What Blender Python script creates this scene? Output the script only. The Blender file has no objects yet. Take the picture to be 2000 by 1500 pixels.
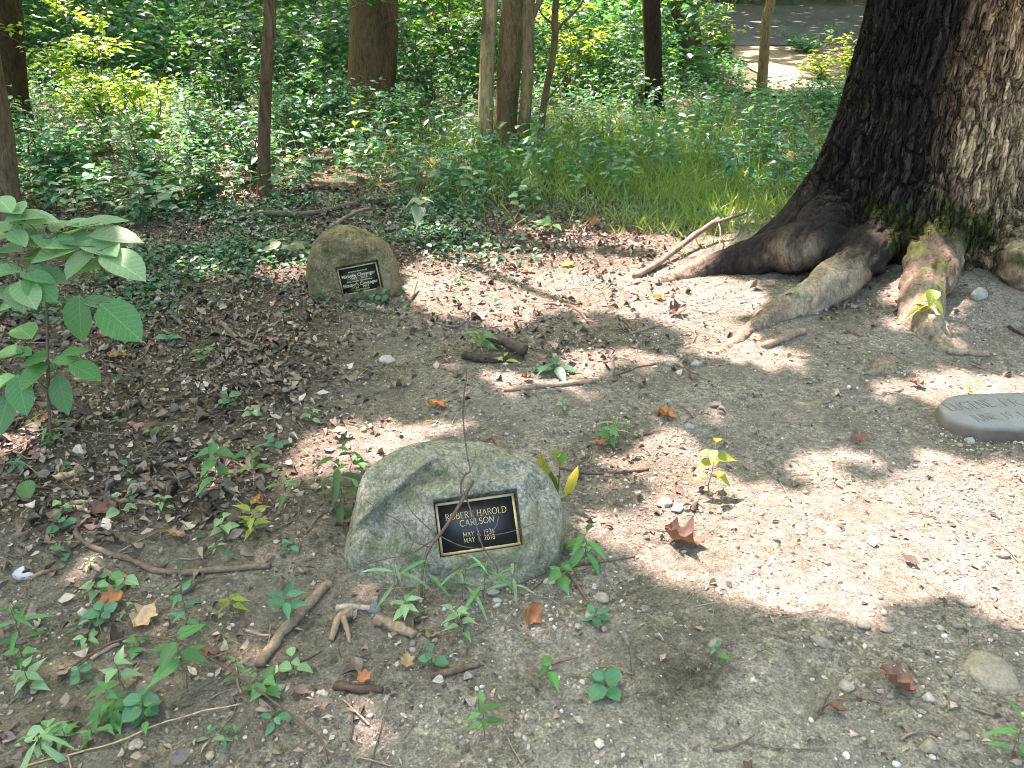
import bpy, bmesh, math, random
import numpy as np
from mathutils import Vector, Matrix

random.seed(7)
RNG = np.random.default_rng(11)
SC = bpy.context.scene
COL = SC.collection
R = math.radians

# ------------------------------------------------------------------ camera
CAMH, PITCH, FPX = 1.6, R(27.0), 1500.0
cam_d = bpy.data.cameras.new('camera')
cam_d.sensor_width = 36.0
cam_d.lens = FPX / 2000.0 * 36.0
cam_d.clip_start = 0.05
cam_d.clip_end = 600.0
cam = bpy.data.objects.new('camera', cam_d)
COL.objects.link(cam)
cam.location = (0, 0, CAMH)
cam.rotation_euler = (R(90) - PITCH, 0, 0)
SC.camera = cam

# ------------------------------------------------------------------ light
SUN_EL = R(63.0)
SXY = np.array([-0.58, 0.81]); SXY /= np.linalg.norm(SXY)
SUN = np.array([SXY[0] * math.cos(SUN_EL), SXY[1] * math.cos(SUN_EL), math.sin(SUN_EL)])
world = bpy.data.worlds.new('World')
SC.world = world
world.use_nodes = True
wn = world.node_tree
bg = wn.nodes['Background']
sky = wn.nodes.new('ShaderNodeTexSky')
sky.sky_type = 'NISHITA'
sky.sun_disc = False
sky.air_density = 0.6
sky.dust_density = 5.0
sky.ozone_density = 0.6
sky.sun_elevation = SUN_EL
sky.sun_rotation = math.atan2(SXY[0], SXY[1])
wn.links.new(sky.outputs[0], bg.inputs[0])
bg.inputs[1].default_value = 0.15
sun_d = bpy.data.lights.new('sun', 'SUN')
sun_d.energy = 2.95
sun_d.angle = R(0.53)
sun_d.color = (1.0, 0.72, 0.78)
sun_o = bpy.data.objects.new('sun', sun_d)
COL.objects.link(sun_o)
sun_o.location = (0, 0, 20)
sun_o.rotation_euler = Vector(SUN).to_track_quat('Z', 'Y').to_euler()
vs = SC.view_settings
SC.display_settings.display_device = 'sRGB'
vs.view_transform = 'Standard'
vs.look = 'None'
vs.exposure = 3.12
vs.gamma = 1.0
SC.render.engine = 'CYCLES'
SC.cycles.max_bounces = 8
SC.cycles.diffuse_bounces = 4
SC.cycles.transmission_bounces = 4
SC.cycles.transparent_max_bounces = 8
SC.cycles.use_denoising = True
SC.cycles.denoising_prefilter = 'ACCURATE'
SC.cycles.pixel_filter_type = 'BLACKMAN_HARRIS'
SC.cycles.filter_width = 0.95
SC.cycles.caustics_reflective = False
SC.cycles.caustics_refractive = False

# ------------------------------------------------------------------ noise
def _hash(ix, iy, iz, seed):
    h = (ix.astype(np.int64) * 374761393 + iy.astype(np.int64) * 668265263 + iz.astype(np.int64) * 2147483647 + seed * 974634777) & 0xFFFFFFFF
    h = ((h ^ (h >> 13)) * 1274126177) & 0xFFFFFFFF
    h = ((h ^ (h >> 16)) * 2246822519) & 0xFFFFFFFF
    h = h ^ (h >> 15)
    return (h & 0xFFFFFF) / float(0xFFFFFF)

def vnoise(p, seed=0):
    p = np.asarray(p, float)
    i = np.floor(p).astype(np.int64); f = p - i
    f = f * f * (3 - 2 * f)
    o = 0
    for dx in (0, 1):
        wx = f[:, 0] if dx else 1 - f[:, 0]
        for dy in (0, 1):
            wy = f[:, 1] if dy else 1 - f[:, 1]
            for dz in (0, 1):
                wz = f[:, 2] if dz else 1 - f[:, 2]
                o = o + wx * wy * wz * _hash(i[:, 0] + dx, i[:, 1] + dy, i[:, 2] + dz, seed)
    return o * 2 - 1

def fbm(p, octaves=4, seed=0, gain=0.5):
    p = np.asarray(p, float); o = 0; a = 1.0; s = 0
    for k in range(octaves):
        o = o + a * vnoise(p * (2.03 ** k) + 17.3 * k, seed + k); s += a; a *= gain
    return o / s

def fbm2(x, y, sc, octaves=4, seed=0, gain=0.5):
    x = np.asarray(x, float); y = np.asarray(y, float)
    return fbm(np.stack([x * sc, y * sc, np.zeros_like(x) + 3.7], -1), octaves, seed, gain)

def worley(p, seed=0):
    i = np.floor(p).astype(np.int64)
    f1 = np.full(len(p), 9.0); f2 = np.full(len(p), 9.0); cid = np.zeros(len(p))
    for dx in (-1, 0, 1):
        for dy in (-1, 0, 1):
            cx, cy = i[:, 0] + dx, i[:, 1] + dy
            z = np.zeros_like(cx)
            jx = cx + _hash(cx, cy, z, seed); jy = cy + _hash(cx, cy, z + 1, seed)
            d = np.hypot(p[:, 0] - jx, p[:, 1] - jy)
            h = _hash(cx, cy, z + 2, seed)
            new = d < f1
            f2 = np.where(new, f1, np.minimum(f2, d)); cid = np.where(new, h, cid); f1 = np.where(new, d, f1)
    return f1, f2, cid

def sstep(a, b, x):
    t = np.clip((np.asarray(x, float) - a) / (b - a), 0, 1)
    return t * t * (3 - 2 * t)

# ------------------------------------------------------------------ pixel <-> place
SP, CP = math.sin(PITCH), math.cos(PITCH)
TREE = (2.62, 5.0)

def gz(x, y):
    x = np.asarray(x, float); y = np.asarray(y, float)
    x, y = np.broadcast_arrays(x, y); sh = x.shape; x = x.ravel(); y = y.ravel()
    z = 1.15 * np.clip((y - 9) / 18.0, 0, None) ** 1.25
    z = z + 0.20 * np.exp(-((x - TREE[0]) ** 2 + (y - TREE[1]) ** 2) / (2 * 0.85 ** 2))
    z = z + 0.035 * fbm2(x, y, 0.55, 3, 5)
    near = 1 - sstep(8, 12, y)
    z = z + near * (0.011 * fbm2(x, y, 5.0, 3, 21) + 0.0065 * fbm2(x, y, 24.0, 3, 22))
    return z.reshape(sh)

def g1(x, y):
    return float(gz(np.array([x]), np.array([y]))[0])

def ray(px, py):
    u = (px - 1000.0) / FPX; v = (py - 750.0) / FPX
    return np.array([u, CP - v * SP, -SP - v * CP])

def G(px, py, lift=0.0):
    """ground point seen at a pixel"""
    d = ray(px, py); a, b = 1.2, 90.0
    for n in (90, 40, 40):
        t = np.geomspace(a, b, n); p = d[None] * t[:, None]
        below = CAMH + p[:, 2] < gz(p[:, 0], p[:, 1]) + lift
        k = int(np.argmax(below)) if below.any() else n - 1
        a, b = t[max(k - 1, 0)], t[k]
    q = d * b
    return np.array([q[0], q[1], CAMH + q[2]])

def AY(px, py, Y):
    """point seen at a pixel that stands at distance Y"""
    d = ray(px, py); t = Y / d[1]
    return np.array([d[0] * t, Y, CAMH + d[2] * t])

def XY(px, Y):
    """ground point at distance Y below the column of a pixel"""
    x = 0.0
    for _ in range(4):
        z = g1(x, Y); x = (px - 1000.0) / FPX * (Y * CP + (CAMH - z) * SP)
    return np.array([x, Y, g1(x, Y)])

def to_px(P):
    d = P - np.array([0, 0, CAMH])
    zc = d[..., 1] * CP - d[..., 2] * SP
    up = d[..., 1] * SP + d[..., 2] * CP
    zc = np.maximum(zc, 0.05)
    return 1000 + FPX * d[..., 0] / zc, 750 - FPX * up / zc, zc

# ------------------------------------------------------------------ mesh helpers
class MB:
    def __init__(self):
        self.V = []; self.F = {}; self.C = []; self.n = 0
    def add(self, V, faces, col=(1, 1, 1)):
        V = np.asarray(V, float).reshape(-1, 3)
        if not isinstance(faces, (list, tuple)): faces = [faces]
        for f in faces:
            f = np.asarray(f, np.int64)
            if f.size: self.F.setdefault(f.shape[1], []).append(f + self.n)
        c = np.asarray(col, float)
        if c.ndim == 1: c = np.broadcast_to(c[:3], (len(V), 3))
        self.V.append(V); self.C.append(c[:, :3]); self.n += len(V)
    def mesh(self, name, mat, smooth=False):
        me = bpy.data.meshes.new(name)
        V = np.concatenate(self.V) if self.V else np.zeros((0, 3))
        me.vertices.add(len(V)); me.vertices.foreach_set('co', V.astype(np.float32).ravel())
        loops = []; starts = []; tot = 0
        for k, fl in self.F.items():
            f = np.concatenate(fl)
            starts.append(np.arange(len(f)) * k + tot); loops.append(f.ravel()); tot += f.size
        if tot:
            L = np.concatenate(loops); S = np.concatenate(starts)
            me.loops.add(tot); me.loops.foreach_set('vertex_index', L.astype(np.int32))
            me.polygons.add(len(S)); me.polygons.foreach_set('loop_start', S.astype(np.int32))
            if smooth: me.polygons.foreach_set('use_smooth', np.ones(len(S), bool))
        at = me.attributes.new('col', 'FLOAT_COLOR', 'POINT')
        C = np.concatenate(self.C) if self.C else np.zeros((0, 3))
        at.data.foreach_set('color', np.concatenate([C, np.ones((len(C), 1))], 1).astype(np.float32).ravel())
        me.update(calc_edges=True)
        me.materials.append(mat)
        return me
    def obj(self, name, mat, parent=None, smooth=False):
        o = bpy.data.objects.new(name, self.mesh(name, mat, smooth))
        COL.objects.link(o)
        if parent is not None:
            o.parent = parent
        return o

def props(o, label=None, cat=None, group=None, kind=None):
    if label: o['label'] = label
    if cat: o['category'] = cat
    if group: o['group'] = group
    if kind: o['kind'] = kind
    return o

def empty(name, loc, label, cat, group=None):
    o = bpy.data.objects.new(name, None)
    o.empty_display_size = 0.05
    COL.objects.link(o); o.location = Vector(loc)
    return props(o, label, cat, group)

def nrm(v):
    v = np.asarray(v, float)
    return v / np.maximum(np.linalg.norm(v, axis=-1, keepdims=True), 1e-9)

def tube(pts, rad, sides=6, cap=True):
    pts = np.asarray(pts, float); n = len(pts)
    rad = np.broadcast_to(np.asarray(rad, float), (n,))
    T = nrm(np.gradient(pts, axis=0))
    ref = np.array([0, 0, 1.0]) if abs(T[0][2]) < 0.9 else np.array([1.0, 0, 0])
    a = nrm(np.cross(T[0], ref)); V = []
    ang = np.arange(sides) * 2 * math.pi / sides
    for i in range(n):
        a = nrm(a - T[i] * np.dot(a, T[i])); b = np.cross(T[i], a)
        V.append(pts[i] + rad[i] * (np.cos(ang)[:, None] * a + np.sin(ang)[:, None] * b))
    V = np.concatenate(V)
    i = np.arange(n - 1)[:, None] * sides; j = np.arange(sides)[None]; k = (j + 1) % sides
    Q = np.stack([i + j, i + k, i + sides + k, i + sides + j], -1).reshape(-1, 4)
    F = [Q]
    if cap:
        V = np.concatenate([V, pts[:1], pts[-1:]])
        c0, c1 = n * sides, n * sides + 1; jj = np.arange(sides); kk = (jj + 1) % sides
        F.append(np.concatenate([np.stack([np.full(sides, c0), kk, jj], -1), np.stack([np.full(sides, c1), (n - 1) * sides + jj, (n - 1) * sides + kk], -1)]))
    return V, F

def smooth_path(pts, n=24):
    pts = np.asarray(pts, float); m = len(pts)
    if m < 3: return pts[0] + (pts[-1] - pts[0]) * np.linspace(0, 1, n)[:, None]
    P = np.concatenate([[2 * pts[0] - pts[1]], pts, [2 * pts[-1] - pts[-2]]])
    out = []
    for t in np.linspace(0, m - 1 - 1e-6, n):
        i = int(t); f = t - i; a, b, c, d = P[i:i + 4]
        out.append(0.5 * (2 * b + (c - a) * f + (2 * a - 5 * b + 4 * c - d) * f * f + (3 * b - a - 3 * c + d) * f ** 3))
    return np.array(out)

def leaf_tmpl(w, fold=0.12, droop=0.10, wave=0.0):
    """midrib + two edges; w = half widths at the inner stations"""
    n = len(w) + 1
    a = np.linspace(0, 1, n + 1)
    V = [(t, 0, -droop * t * t, 0) for t in a]
    for s in (1, -1):
        for i, h in enumerate(w):
            t = a[i + 1]
            V.append((t - 0.02, s * h, -droop * t * t + wave * (1 if (i % 2) else -1) * 0.5, fold * h * 3.2))
    L = lambda i: n + i; Rr = lambda i: n + len(w) + i
    tri = [(0, 1, L(1)), (0, Rr(1), 1), (n, L(n - 1), n - 1), (n, n - 1, Rr(n - 1))]
    quad = []
    for i in range(1, n - 1):
        quad.append((i, i + 1, L(i + 1), L(i))); quad.append((i, Rr(i), Rr(i + 1), i + 1))
    return np.array(V, float), [np.array(tri), np.array(quad).reshape(-1, 4)]

T_SMALL = leaf_tmpl([0.5], 0.15, 0.12)
T_MED = leaf_tmpl([0.40, 0.47], 0.12, 0.15)
T_OVAL = leaf_tmpl([0.36, 0.49, 0.53, 0.48, 0.33], 0.10, 0.12)
T_POINT = leaf_tmpl([0.40, 0.50, 0.42, 0.27, 0.12], 0.14, 0.2)
T_BLADE = leaf_tmpl([0.42, 0.5, 0.36], 0.2, 0.35)
T_CURL = leaf_tmpl([0.38, 0.48, 0.34], 0.55, 0.35)
T_FLATD = leaf_tmpl([0.35, 0.48, 0.3], 0.1, -0.25, 0.08)
T_CURL2 = leaf_tmpl([0.3, 0.52, 0.4], -0.45, -0.15, 0.1)

def leaves(mb, P, D, N, L, W, col, tm):
    """many leaves at once; L length, W full width"""
    P = np.asarray(P, float); m = len(P)
    if not m: return
    D = nrm(D); S = nrm(np.cross(N, D)); N = np.cross(D, S)
    V, F = tm; k = len(V)
    L = np.broadcast_to(np.asarray(L, float), (m,))[:, None, None]; W = np.broadcast_to(np.asarray(W, float), (m,))[:, None, None]
    a = V[None, :, 0:1]; b = V[None, :, 1:2]; c = V[None, :, 2:3]; e = V[None, :, 3:4]
    out = P[:, None] + a * L * D[:, None] + b * W * S[:, None] + (c * L + e * W) * N[:, None]
    off = (np.arange(m) * k)[:, None, None]
    Fs = [(f[None] + off).reshape(-1, f.shape[1]) for f in F if len(f)]
    col = np.asarray(col, float)
    if col.ndim == 1: col = np.broadcast_to(col, (m, 3))
    mb.add(out.reshape(-1, 3), Fs, np.repeat(col, k, 0))

def rand_dir(m, up=0.0):
    t = RNG.uniform(0, 2 * math.pi, m)
    return np.stack([np.cos(t), np.sin(t), RNG.normal(up, 0.25, m)], -1)

def up_n(m, s=0.3):
    return nrm(np.stack([RNG.normal(0, s, m), RNG.normal(0, s, m), np.ones(m)], -1))

def mixc(a, b, t):
    t = np.asarray(t)[:, None]
    return np.asarray(a) * (1 - t) + np.asarray(b) * t

# ------------------------------------------------------------------ materials
def new_mat(name):
    m = bpy.data.materials.new(name); m.use_nodes = True
    return m, m.node_tree, m.node_tree.nodes['Principled BSDF']

def n_noise(nt, scale, detail=6, rough=0.6, vec=None, dist=0.0):
    n = nt.nodes.new('ShaderNodeTexNoise')
    n.inputs['Scale'].default_value = scale; n.inputs['Detail'].default_value = detail
    n.inputs['Roughness'].default_value = rough; n.inputs['Distortion'].default_value = dist
    if vec is not None: nt.links.new(vec, n.inputs['Vector'])
    return n

def n_ramp(nt, src, stops):
    r = nt.nodes.new('ShaderNodeValToRGB'); e = r.color_ramp.elements
    e[0].position, e[0].color = stops[0][0], (*stops[0][1], 1)
    e[1].position, e[1].color = stops[-1][0], (*stops[-1][1], 1)
    for p, c in stops[1:-1]:
        x = e.new(p); x.color = (*c, 1)
    nt.links.new(src, r.inputs[0]); return r

def n_mix(nt, a, b, fac, mode='MIX'):
    m = nt.nodes.new('ShaderNodeMix'); m.data_type = 'RGBA'; m.blend_type = mode
    for sock, val in ((m.inputs[6], a), (m.inputs[7], b), (m.inputs[0], fac)):
        if hasattr(val, 'is_output') or isinstance(val, bpy.types.NodeSocket): nt.links.new(val, sock)
        elif isinstance(val, (int, float)): sock.default_value = val
        else: sock.default_value = (*val, 1)
    return m.outputs[2]

def n_bump(nt, src, strength, dist, bs, chain=None):
    b = nt.nodes.new('ShaderNodeBump'); b.inputs['Strength'].default_value = strength; b.inputs['Distance'].default_value = dist
    nt.links.new(src, b.inputs['Height'])
    if chain is not None: nt.links.new(chain, b.inputs['Normal'])
    if bs is not None: nt.links.new(b.outputs[0], bs.inputs['Normal'])
    return b.outputs[0]

def n_coord(nt, kind='Object'):
    return nt.nodes.new('ShaderNodeTexCoord').outputs[kind]

def n_attr(nt, name='col'):
    a = nt.nodes.new('ShaderNodeAttribute'); a.attribute_name = name; return a.outputs['Color']

def mat_foliage(name, trans=0.35, rough=0.42, fixed=None, rnd=0.3):
    m, nt, bs = new_mat(name)
    if fixed is None: c = n_attr(nt)
    else:
        oi = nt.nodes.new('ShaderNodeObjectInfo')
        c = n_ramp(nt, oi.outputs['Random'], [(0, tuple(v * (1 - rnd) for v in fixed)), (1, tuple(v * (1 + rnd) for v in fixed))]).outputs[0]
    tc = n_coord(nt)
    nz = n_noise(nt, 45, 3, 0.6, tc)
    if fixed is not None:
        sx = nt.nodes.new('ShaderNodeSeparateXYZ'); nt.links.new(tc, sx.inputs[0])
        def mth(op, a, b=0.0):
            n = nt.nodes.new('ShaderNodeMath'); n.operation = op
            for k, v in enumerate((a, b)):
                if isinstance(v, (int, float)): n.inputs[k].default_value = v
                else: nt.links.new(v, n.inputs[k])
            return n.outputs[0]
        ay = mth('ABSOLUTE', sx.outputs[1]); wv = mth('SINE', mth('MULTIPLY', mth('SUBTRACT', sx.outputs[0], mth('MULTIPLY', ay, 0.55)), 52.0))
        vein = mth('MAXIMUM', mth('LESS_THAN', ay, 0.018), mth('MULTIPLY', mth('GREATER_THAN', wv, 0.86), 0.55))
        c = n_mix(nt, c, n_mix(nt, c, (1.5, 1.35, 1.3), 1.0, 'MULTIPLY'), vein)
    c2 = n_mix(nt, c, n_ramp(nt, nz.outputs[0], [(0.3, (0.72, 0.74, 0.7)), (0.7, (1.18, 1.15, 1.1))]).outputs[0], 1.0, 'MULTIPLY')
    nt.links.new(c2, bs.inputs['Base Color'])
    bs.inputs['Roughness'].default_value = rough
    bs.inputs['Specular IOR Level'].default_value = 0.45
    n_bump(nt, nz.outputs[0], 0.25, 0.004, bs)
    tr = nt.nodes.new('ShaderNodeBsdfTranslucent')
    tcol = n_mix(nt, c2, (2.3, 1.9, 0.7), 1.0, 'MULTIPLY')
    nt.links.new(tcol, tr.inputs[0])
    mx = nt.nodes.new('ShaderNodeMixShader'); mx.inputs[0].default_value = trans
    nt.links.new(bs.outputs[0], mx.inputs[1]); nt.links.new(tr.outputs[0], mx.inputs[2])
    nt.links.new(mx.outputs[0], nt.nodes['Material Output'].inputs[0])
    return m

def mat_attr(name, rough=0.85, scale=30, lo=0.7, hi=1.25, bump=0.4, bdist=0.01, spec=0.25, stretch=None):
    m, nt, bs = new_mat(name)
    tc = n_coord(nt)
    if stretch:
        mp = nt.nodes.new('ShaderNodeMapping'); mp.inputs['Scale'].default_value = stretch
        nt.links.new(tc, mp.inputs[0]); tc = mp.outputs[0]
    nz = n_noise(nt, scale, 8, 0.65, tc)
    c = n_mix(nt, n_attr(nt), n_ramp(nt, nz.outputs[0], [(0.3, (lo,) * 3), (0.7, (hi,) * 3)]).outputs[0], 1.0, 'MULTIPLY')
    nt.links.new(c, bs.inputs['Base Color'])
    bs.inputs['Roughness'].default_value = rough; bs.inputs['Specular IOR Level'].default_value = spec
    n_bump(nt, nz.outputs[0], bump, bdist, bs)
    return m

def mat_plain(name, c, rough=0.6, metal=0.0, scale=60, var=0.25, bump=0.15):
    m, nt, bs = new_mat(name)
    nz = n_noise(nt, scale, 5, 0.6, n_coord(nt))
    r = n_ramp(nt, nz.outputs[0], [(0.3, tuple(v * (1 - var) for v in c)), (0.7, tuple(v * (1 + var) for v in c))])
    nt.links.new(r.outputs[0], bs.inputs['Base Color'])
    bs.inputs['Roughness'].default_value = rough; bs.inputs['Metallic'].default_value = metal
    n_bump(nt, nz.outputs[0], bump, 0.002, bs)
    return m

def mat_ground():
    m, nt, bs = new_mat('soil')
    tc = n_coord(nt)
    big = n_noise(nt, 3.0, 6, 0.6, tc); mid = n_noise(nt, 22, 8, 0.7, tc); fine = n_noise(nt, 140, 6, 0.7, tc)
    c = n_mix(nt, n_attr(nt), n_ramp(nt, big.outputs[0], [(0.3, (0.78, 0.80, 0.78)), (0.7, (1.18, 1.15, 1.12))]).outputs[0], 1.0, 'MULTIPLY')
    c = n_mix(nt, c, n_ramp(nt, mid.outputs[0], [(0.32, (0.62, 0.62, 0.6)), (0.5, (1, 1, 1)), (0.72, (1.25, 1.22, 1.18))]).outputs[0], 1.0, 'MULTIPLY')
    c = n_mix(nt, c, n_ramp(nt, fine.outputs[0], [(0.3, (0.6, 0.6, 0.58)), (0.7, (1.35, 1.34, 1.3))]).outputs[0], 1.0, 'MULTIPLY')
    chain = None
    for sc, amt, bd in ((62, 0.60, 0.008), (150, 0.55, 0.005)):
        vo = nt.nodes.new('ShaderNodeTexVoronoi'); vo.inputs['Scale'].default_value = sc
        wp = n_mix(nt, tc, fine.outputs[1], 0.012); nt.links.new(wp, vo.inputs['Vector'])
        sep = nt.nodes.new('ShaderNodeSeparateColor'); nt.links.new(vo.outputs['Color'], sep.inputs[0])
        r = n_ramp(nt, sep.outputs[0], [(0.0, (0.52, 0.52, 0.5)), (0.55, (1.0, 1.0, 1.0)), (1.0, (1.5, 1.48, 1.42))])
        fm = n_ramp(nt, big.outputs[0], [(0.36, (amt * 0.35,) * 3), (0.60, (amt,) * 3)])
        c = n_mix(nt, c, n_mix(nt, (1, 1, 1), r.outputs[0], fm.outputs[0]), 1.0, 'MULTIPLY')
        chain = n_bump(nt, vo.outputs['Distance'], 0.8, -bd, None, chain)
    nt.links.new(c, bs.inputs['Base Color'])
    bs.inputs['Roughness'].default_value = 0.95; bs.inputs['Specular IOR Level'].default_value = 0.15
    b1 = n_bump(nt, mid.outputs[0], 0.7, 0.02, None, chain)
    n_bump(nt, fine.outputs[0], 0.7, 0.006, bs, b1)
    return m

def mat_bark(name, scale=(9, 9, 2.2), bump=0.9, bdist=0.03, plate=None):
    m, nt, bs = new_mat(name)
    tc = n_coord(nt)
    mp = nt.nodes.new('ShaderNodeMapping'); mp.inputs['Scale'].default_value = scale
    nt.links.new(tc, mp.inputs[0])
    a = n_noise(nt, 4.0, 8, 0.65, mp.outputs[0], 0.6); f = n_noise(nt, 70, 6, 0.7, tc)
    c = n_mix(nt, n_attr(nt), n_ramp(nt, a.outputs[0], [(0.34, (0.55, 0.52, 0.48)), (0.5, (1, 1, 0.94)), (0.68, (1.4, 1.34, 1.2))]).outputs[0], 1.0, 'MULTIPLY')
    c = n_mix(nt, c, n_ramp(nt, f.outputs[0], [(0.3, (0.74,) * 3), (0.7, (1.25,) * 3)]).outputs[0], 1.0, 'MULTIPLY')
    chain = None; c0 = c
    if plate:
        for (sc, width, depth, tone) in plate:
            mq = nt.nodes.new('ShaderNodeMapping'); mq.inputs['Scale'].default_value = (1, 1, 0.17)
            w = n_mix(nt, tc, n_noise(nt, 9, 3, 0.6, tc).outputs[1], 0.06); nt.links.new(w, mq.inputs[0])
            vo = nt.nodes.new('ShaderNodeTexVoronoi'); vo.feature = 'DISTANCE_TO_EDGE'; vo.inputs['Scale'].default_value = sc; nt.links.new(mq.outputs[0], vo.inputs['Vector'])
            r = n_ramp(nt, vo.outputs['Distance'], [(0.0, (0, 0, 0)), (width, (1, 1, 1))])
            c = n_mix(nt, n_mix(nt, c, (tone, tone * 0.94, tone * 0.86), 1.0, 'MULTIPLY'), c, r.outputs[0])
            vc = nt.nodes.new('ShaderNodeTexVoronoi'); vc.inputs['Scale'].default_value = sc; nt.links.new(mq.outputs[0], vc.inputs['Vector'])
            sp = nt.nodes.new('ShaderNodeSeparateColor'); nt.links.new(vc.outputs['Color'], sp.inputs[0])
            c = n_mix(nt, c, n_ramp(nt, sp.outputs[1], [(0, (0.66, 0.64, 0.62)), (1, (1.4, 1.36, 1.28))]).outputs[0], 1.0, 'MULTIPLY')
            chain = n_bump(nt, r.outputs[0], 1.0, depth, None, chain)
        c = n_mix(nt, c0, c, n_attr(nt, 'plate'))
        mk = nt.nodes.new('ShaderNodeMix'); mk.data_type = 'VECTOR'; nt.links.new(n_attr(nt, 'plate'), mk.inputs[0])
        nt.links.new(nt.nodes.new('ShaderNodeNewGeometry').outputs['Normal'], mk.inputs[4]); nt.links.new(chain, mk.inputs[5]); chain = mk.outputs[1]
    nt.links.new(c, bs.inputs['Base Color'])
    bs.inputs['Roughness'].default_value = 0.9; bs.inputs['Specular IOR Level'].default_value = 0.2
    b1 = n_bump(nt, a.outputs[0], bump, bdist, None, chain)
    n_bump(nt, f.outputs[0], 0.6, 0.008, bs, b1)
    return m

def mat_rock(name, c0, c1, algae, spot):
    m, nt, bs = new_mat(name)
    tc = n_coord(nt)
    a = n_noise(nt, 7, 8, 0.65, tc, 0.4); f = n_noise(nt, 95, 6, 0.75, tc); g = n_noise(nt, 3.2, 5, 0.6, tc)
    c = n_ramp(nt, f.outputs[0], [(0.3, c0), (0.7, c1)]).outputs[0]
    c = n_mix(nt, c, algae, n_ramp(nt, a.outputs[0], [(0.38, (0, 0, 0)), (0.66, (0.85,) * 3)]).outputs[0])
    c = n_mix(nt, c, spot, n_ramp(nt, g.outputs[0], [(0.5, (0, 0, 0)), (0.68, (0.55,) * 3)]).outputs[0])
    st = n_noise(nt, 14, 7, 0.7, tc, 1.2)
    c = n_mix(nt, c, n_ramp(nt, st.outputs[0], [(0.36, (0.55, 0.57, 0.5)), (0.5, (1, 1, 1)), (0.66, (1.35, 1.33, 1.3))]).outputs[0], 1.0, 'MULTIPLY')
    c = n_mix(nt, c, n_ramp(nt, f.outputs[0], [(0.3, (0.62,) * 3), (0.7, (1.35,) * 3)]).outputs[0], 1.0, 'MULTIPLY')
    nt.links.new(c, bs.inputs['Base Color'])
    bs.inputs['Roughness'].default_value = 0.85; bs.inputs['Specular IOR Level'].default_value = 0.25
    b1 = n_bump(nt, a.outputs[0], 0.6, 0.03, None)
    b1 = n_bump(nt, st.outputs[0], 0.5, 0.015, None, b1)
    n_bump(nt, f.outputs[0], 0.55, 0.005, bs, b1)
    return m

M = {}
M['soil'] = mat_ground()
M['foliage'] = mat_foliage('foliage', 0.38, 0.36)
M['canopy'] = mat_foliage('canopy_leaf', 0.42, 0.5)
M['bark'] = mat_bark('bark')
M['bigbark'] = mat_bark('old_bark', (14, 14, 4.5), 0.8, 0.02, ((17, 0.09, 0.020, 0.36), (38, 0.12, 0.010, 0.62)))
M['litter'] = mat_attr('leaf_litter', 0.7, 70, 0.65, 1.3, 0.4, 0.004, 0.3)
M['pebble'] = mat_attr('pebble', 0.85, 120, 0.7, 1.3, 0.4, 0.002, 0.25)
M['wood'] = mat_attr('dead_wood', 0.85, 60, 0.55, 1.4, 0.7, 0.004, 0.2)
M['stem'] = mat_plain('stem', (0.10, 0.085, 0.05), 0.7)
M['gstem'] = mat_plain('green_stem', (0.11, 0.13, 0.05), 0.6)
M['leaf'] = mat_foliage('leaf_green', 0.32, 0.4, (0.08, 0.225, 0.062))
M['leafb'] = mat_foliage('leaf_bluish', 0.25, 0.38, (0.055, 0.18, 0.085))
M['leafd'] = mat_foliage('leaf_dark', 0.3, 0.4, (0.055, 0.125, 0.030))
M['leafy'] = mat_foliage('leaf_lime', 0.45, 0.4, (0.20, 0.28, 0.05))
M['leafp'] = mat_foliage('leaf_pale', 0.3, 0.35, (0.22, 0.32, 0.19))
M['dry_o'] = mat_foliage('leaf_orange', 0.2, 0.6, (0.30, 0.145, 0.055))
M['dry_t'] = mat_foliage('leaf_tan', 0.2, 0.6, (0.30, 0.235, 0.14))
M['dry_b'] = mat_foliage('leaf_brown', 0.12, 0.6, (0.115, 0.068, 0.042))
M['dry_y'] = mat_foliage('leaf_yellow', 0.25, 0.6, (0.55, 0.42, 0.06))
M['rock1'] = mat_rock('grey_green_stone', (0.125, 0.13, 0.09), (0.35, 0.35, 0.265), (0.115, 0.13, 0.055), (0.25, 0.24, 0.14))
M['rock2'] = mat_rock('olive_stone', (0.11, 0.095, 0.045), (0.26, 0.225, 0.115), (0.085, 0.085, 0.028), (0.30, 0.245, 0.14))
M['slab'] = mat_attr('grey_slab', 0.8, 18, 0.82, 1.15, 0.15, 0.004, 0.25)
M['plate'] = mat_plain('dark_bronze', (0.018, 0.022, 0.020), 0.38, 0.2, 40, 0.3, 0.1)
M['brass'] = mat_plain('worn_brass', (0.52, 0.42, 0.19), 0.5, 0.1, 50, 0.2, 0.1)
M['ink'] = mat_plain('engraving', (0.10, 0.11, 0.10), 0.9)
M['recess'] = mat_plain('chiselled_recess', (0.10, 0.095, 0.07), 0.9)
M['asphalt'] = mat_attr('asphalt', 0.9, 90, 0.7, 1.3, 0.3, 0.004, 0.3)
M['plastic'] = mat_plain('pale_plastic', (0.36, 0.38, 0.35), 0.4, 0.0, 30, 0.1)

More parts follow.
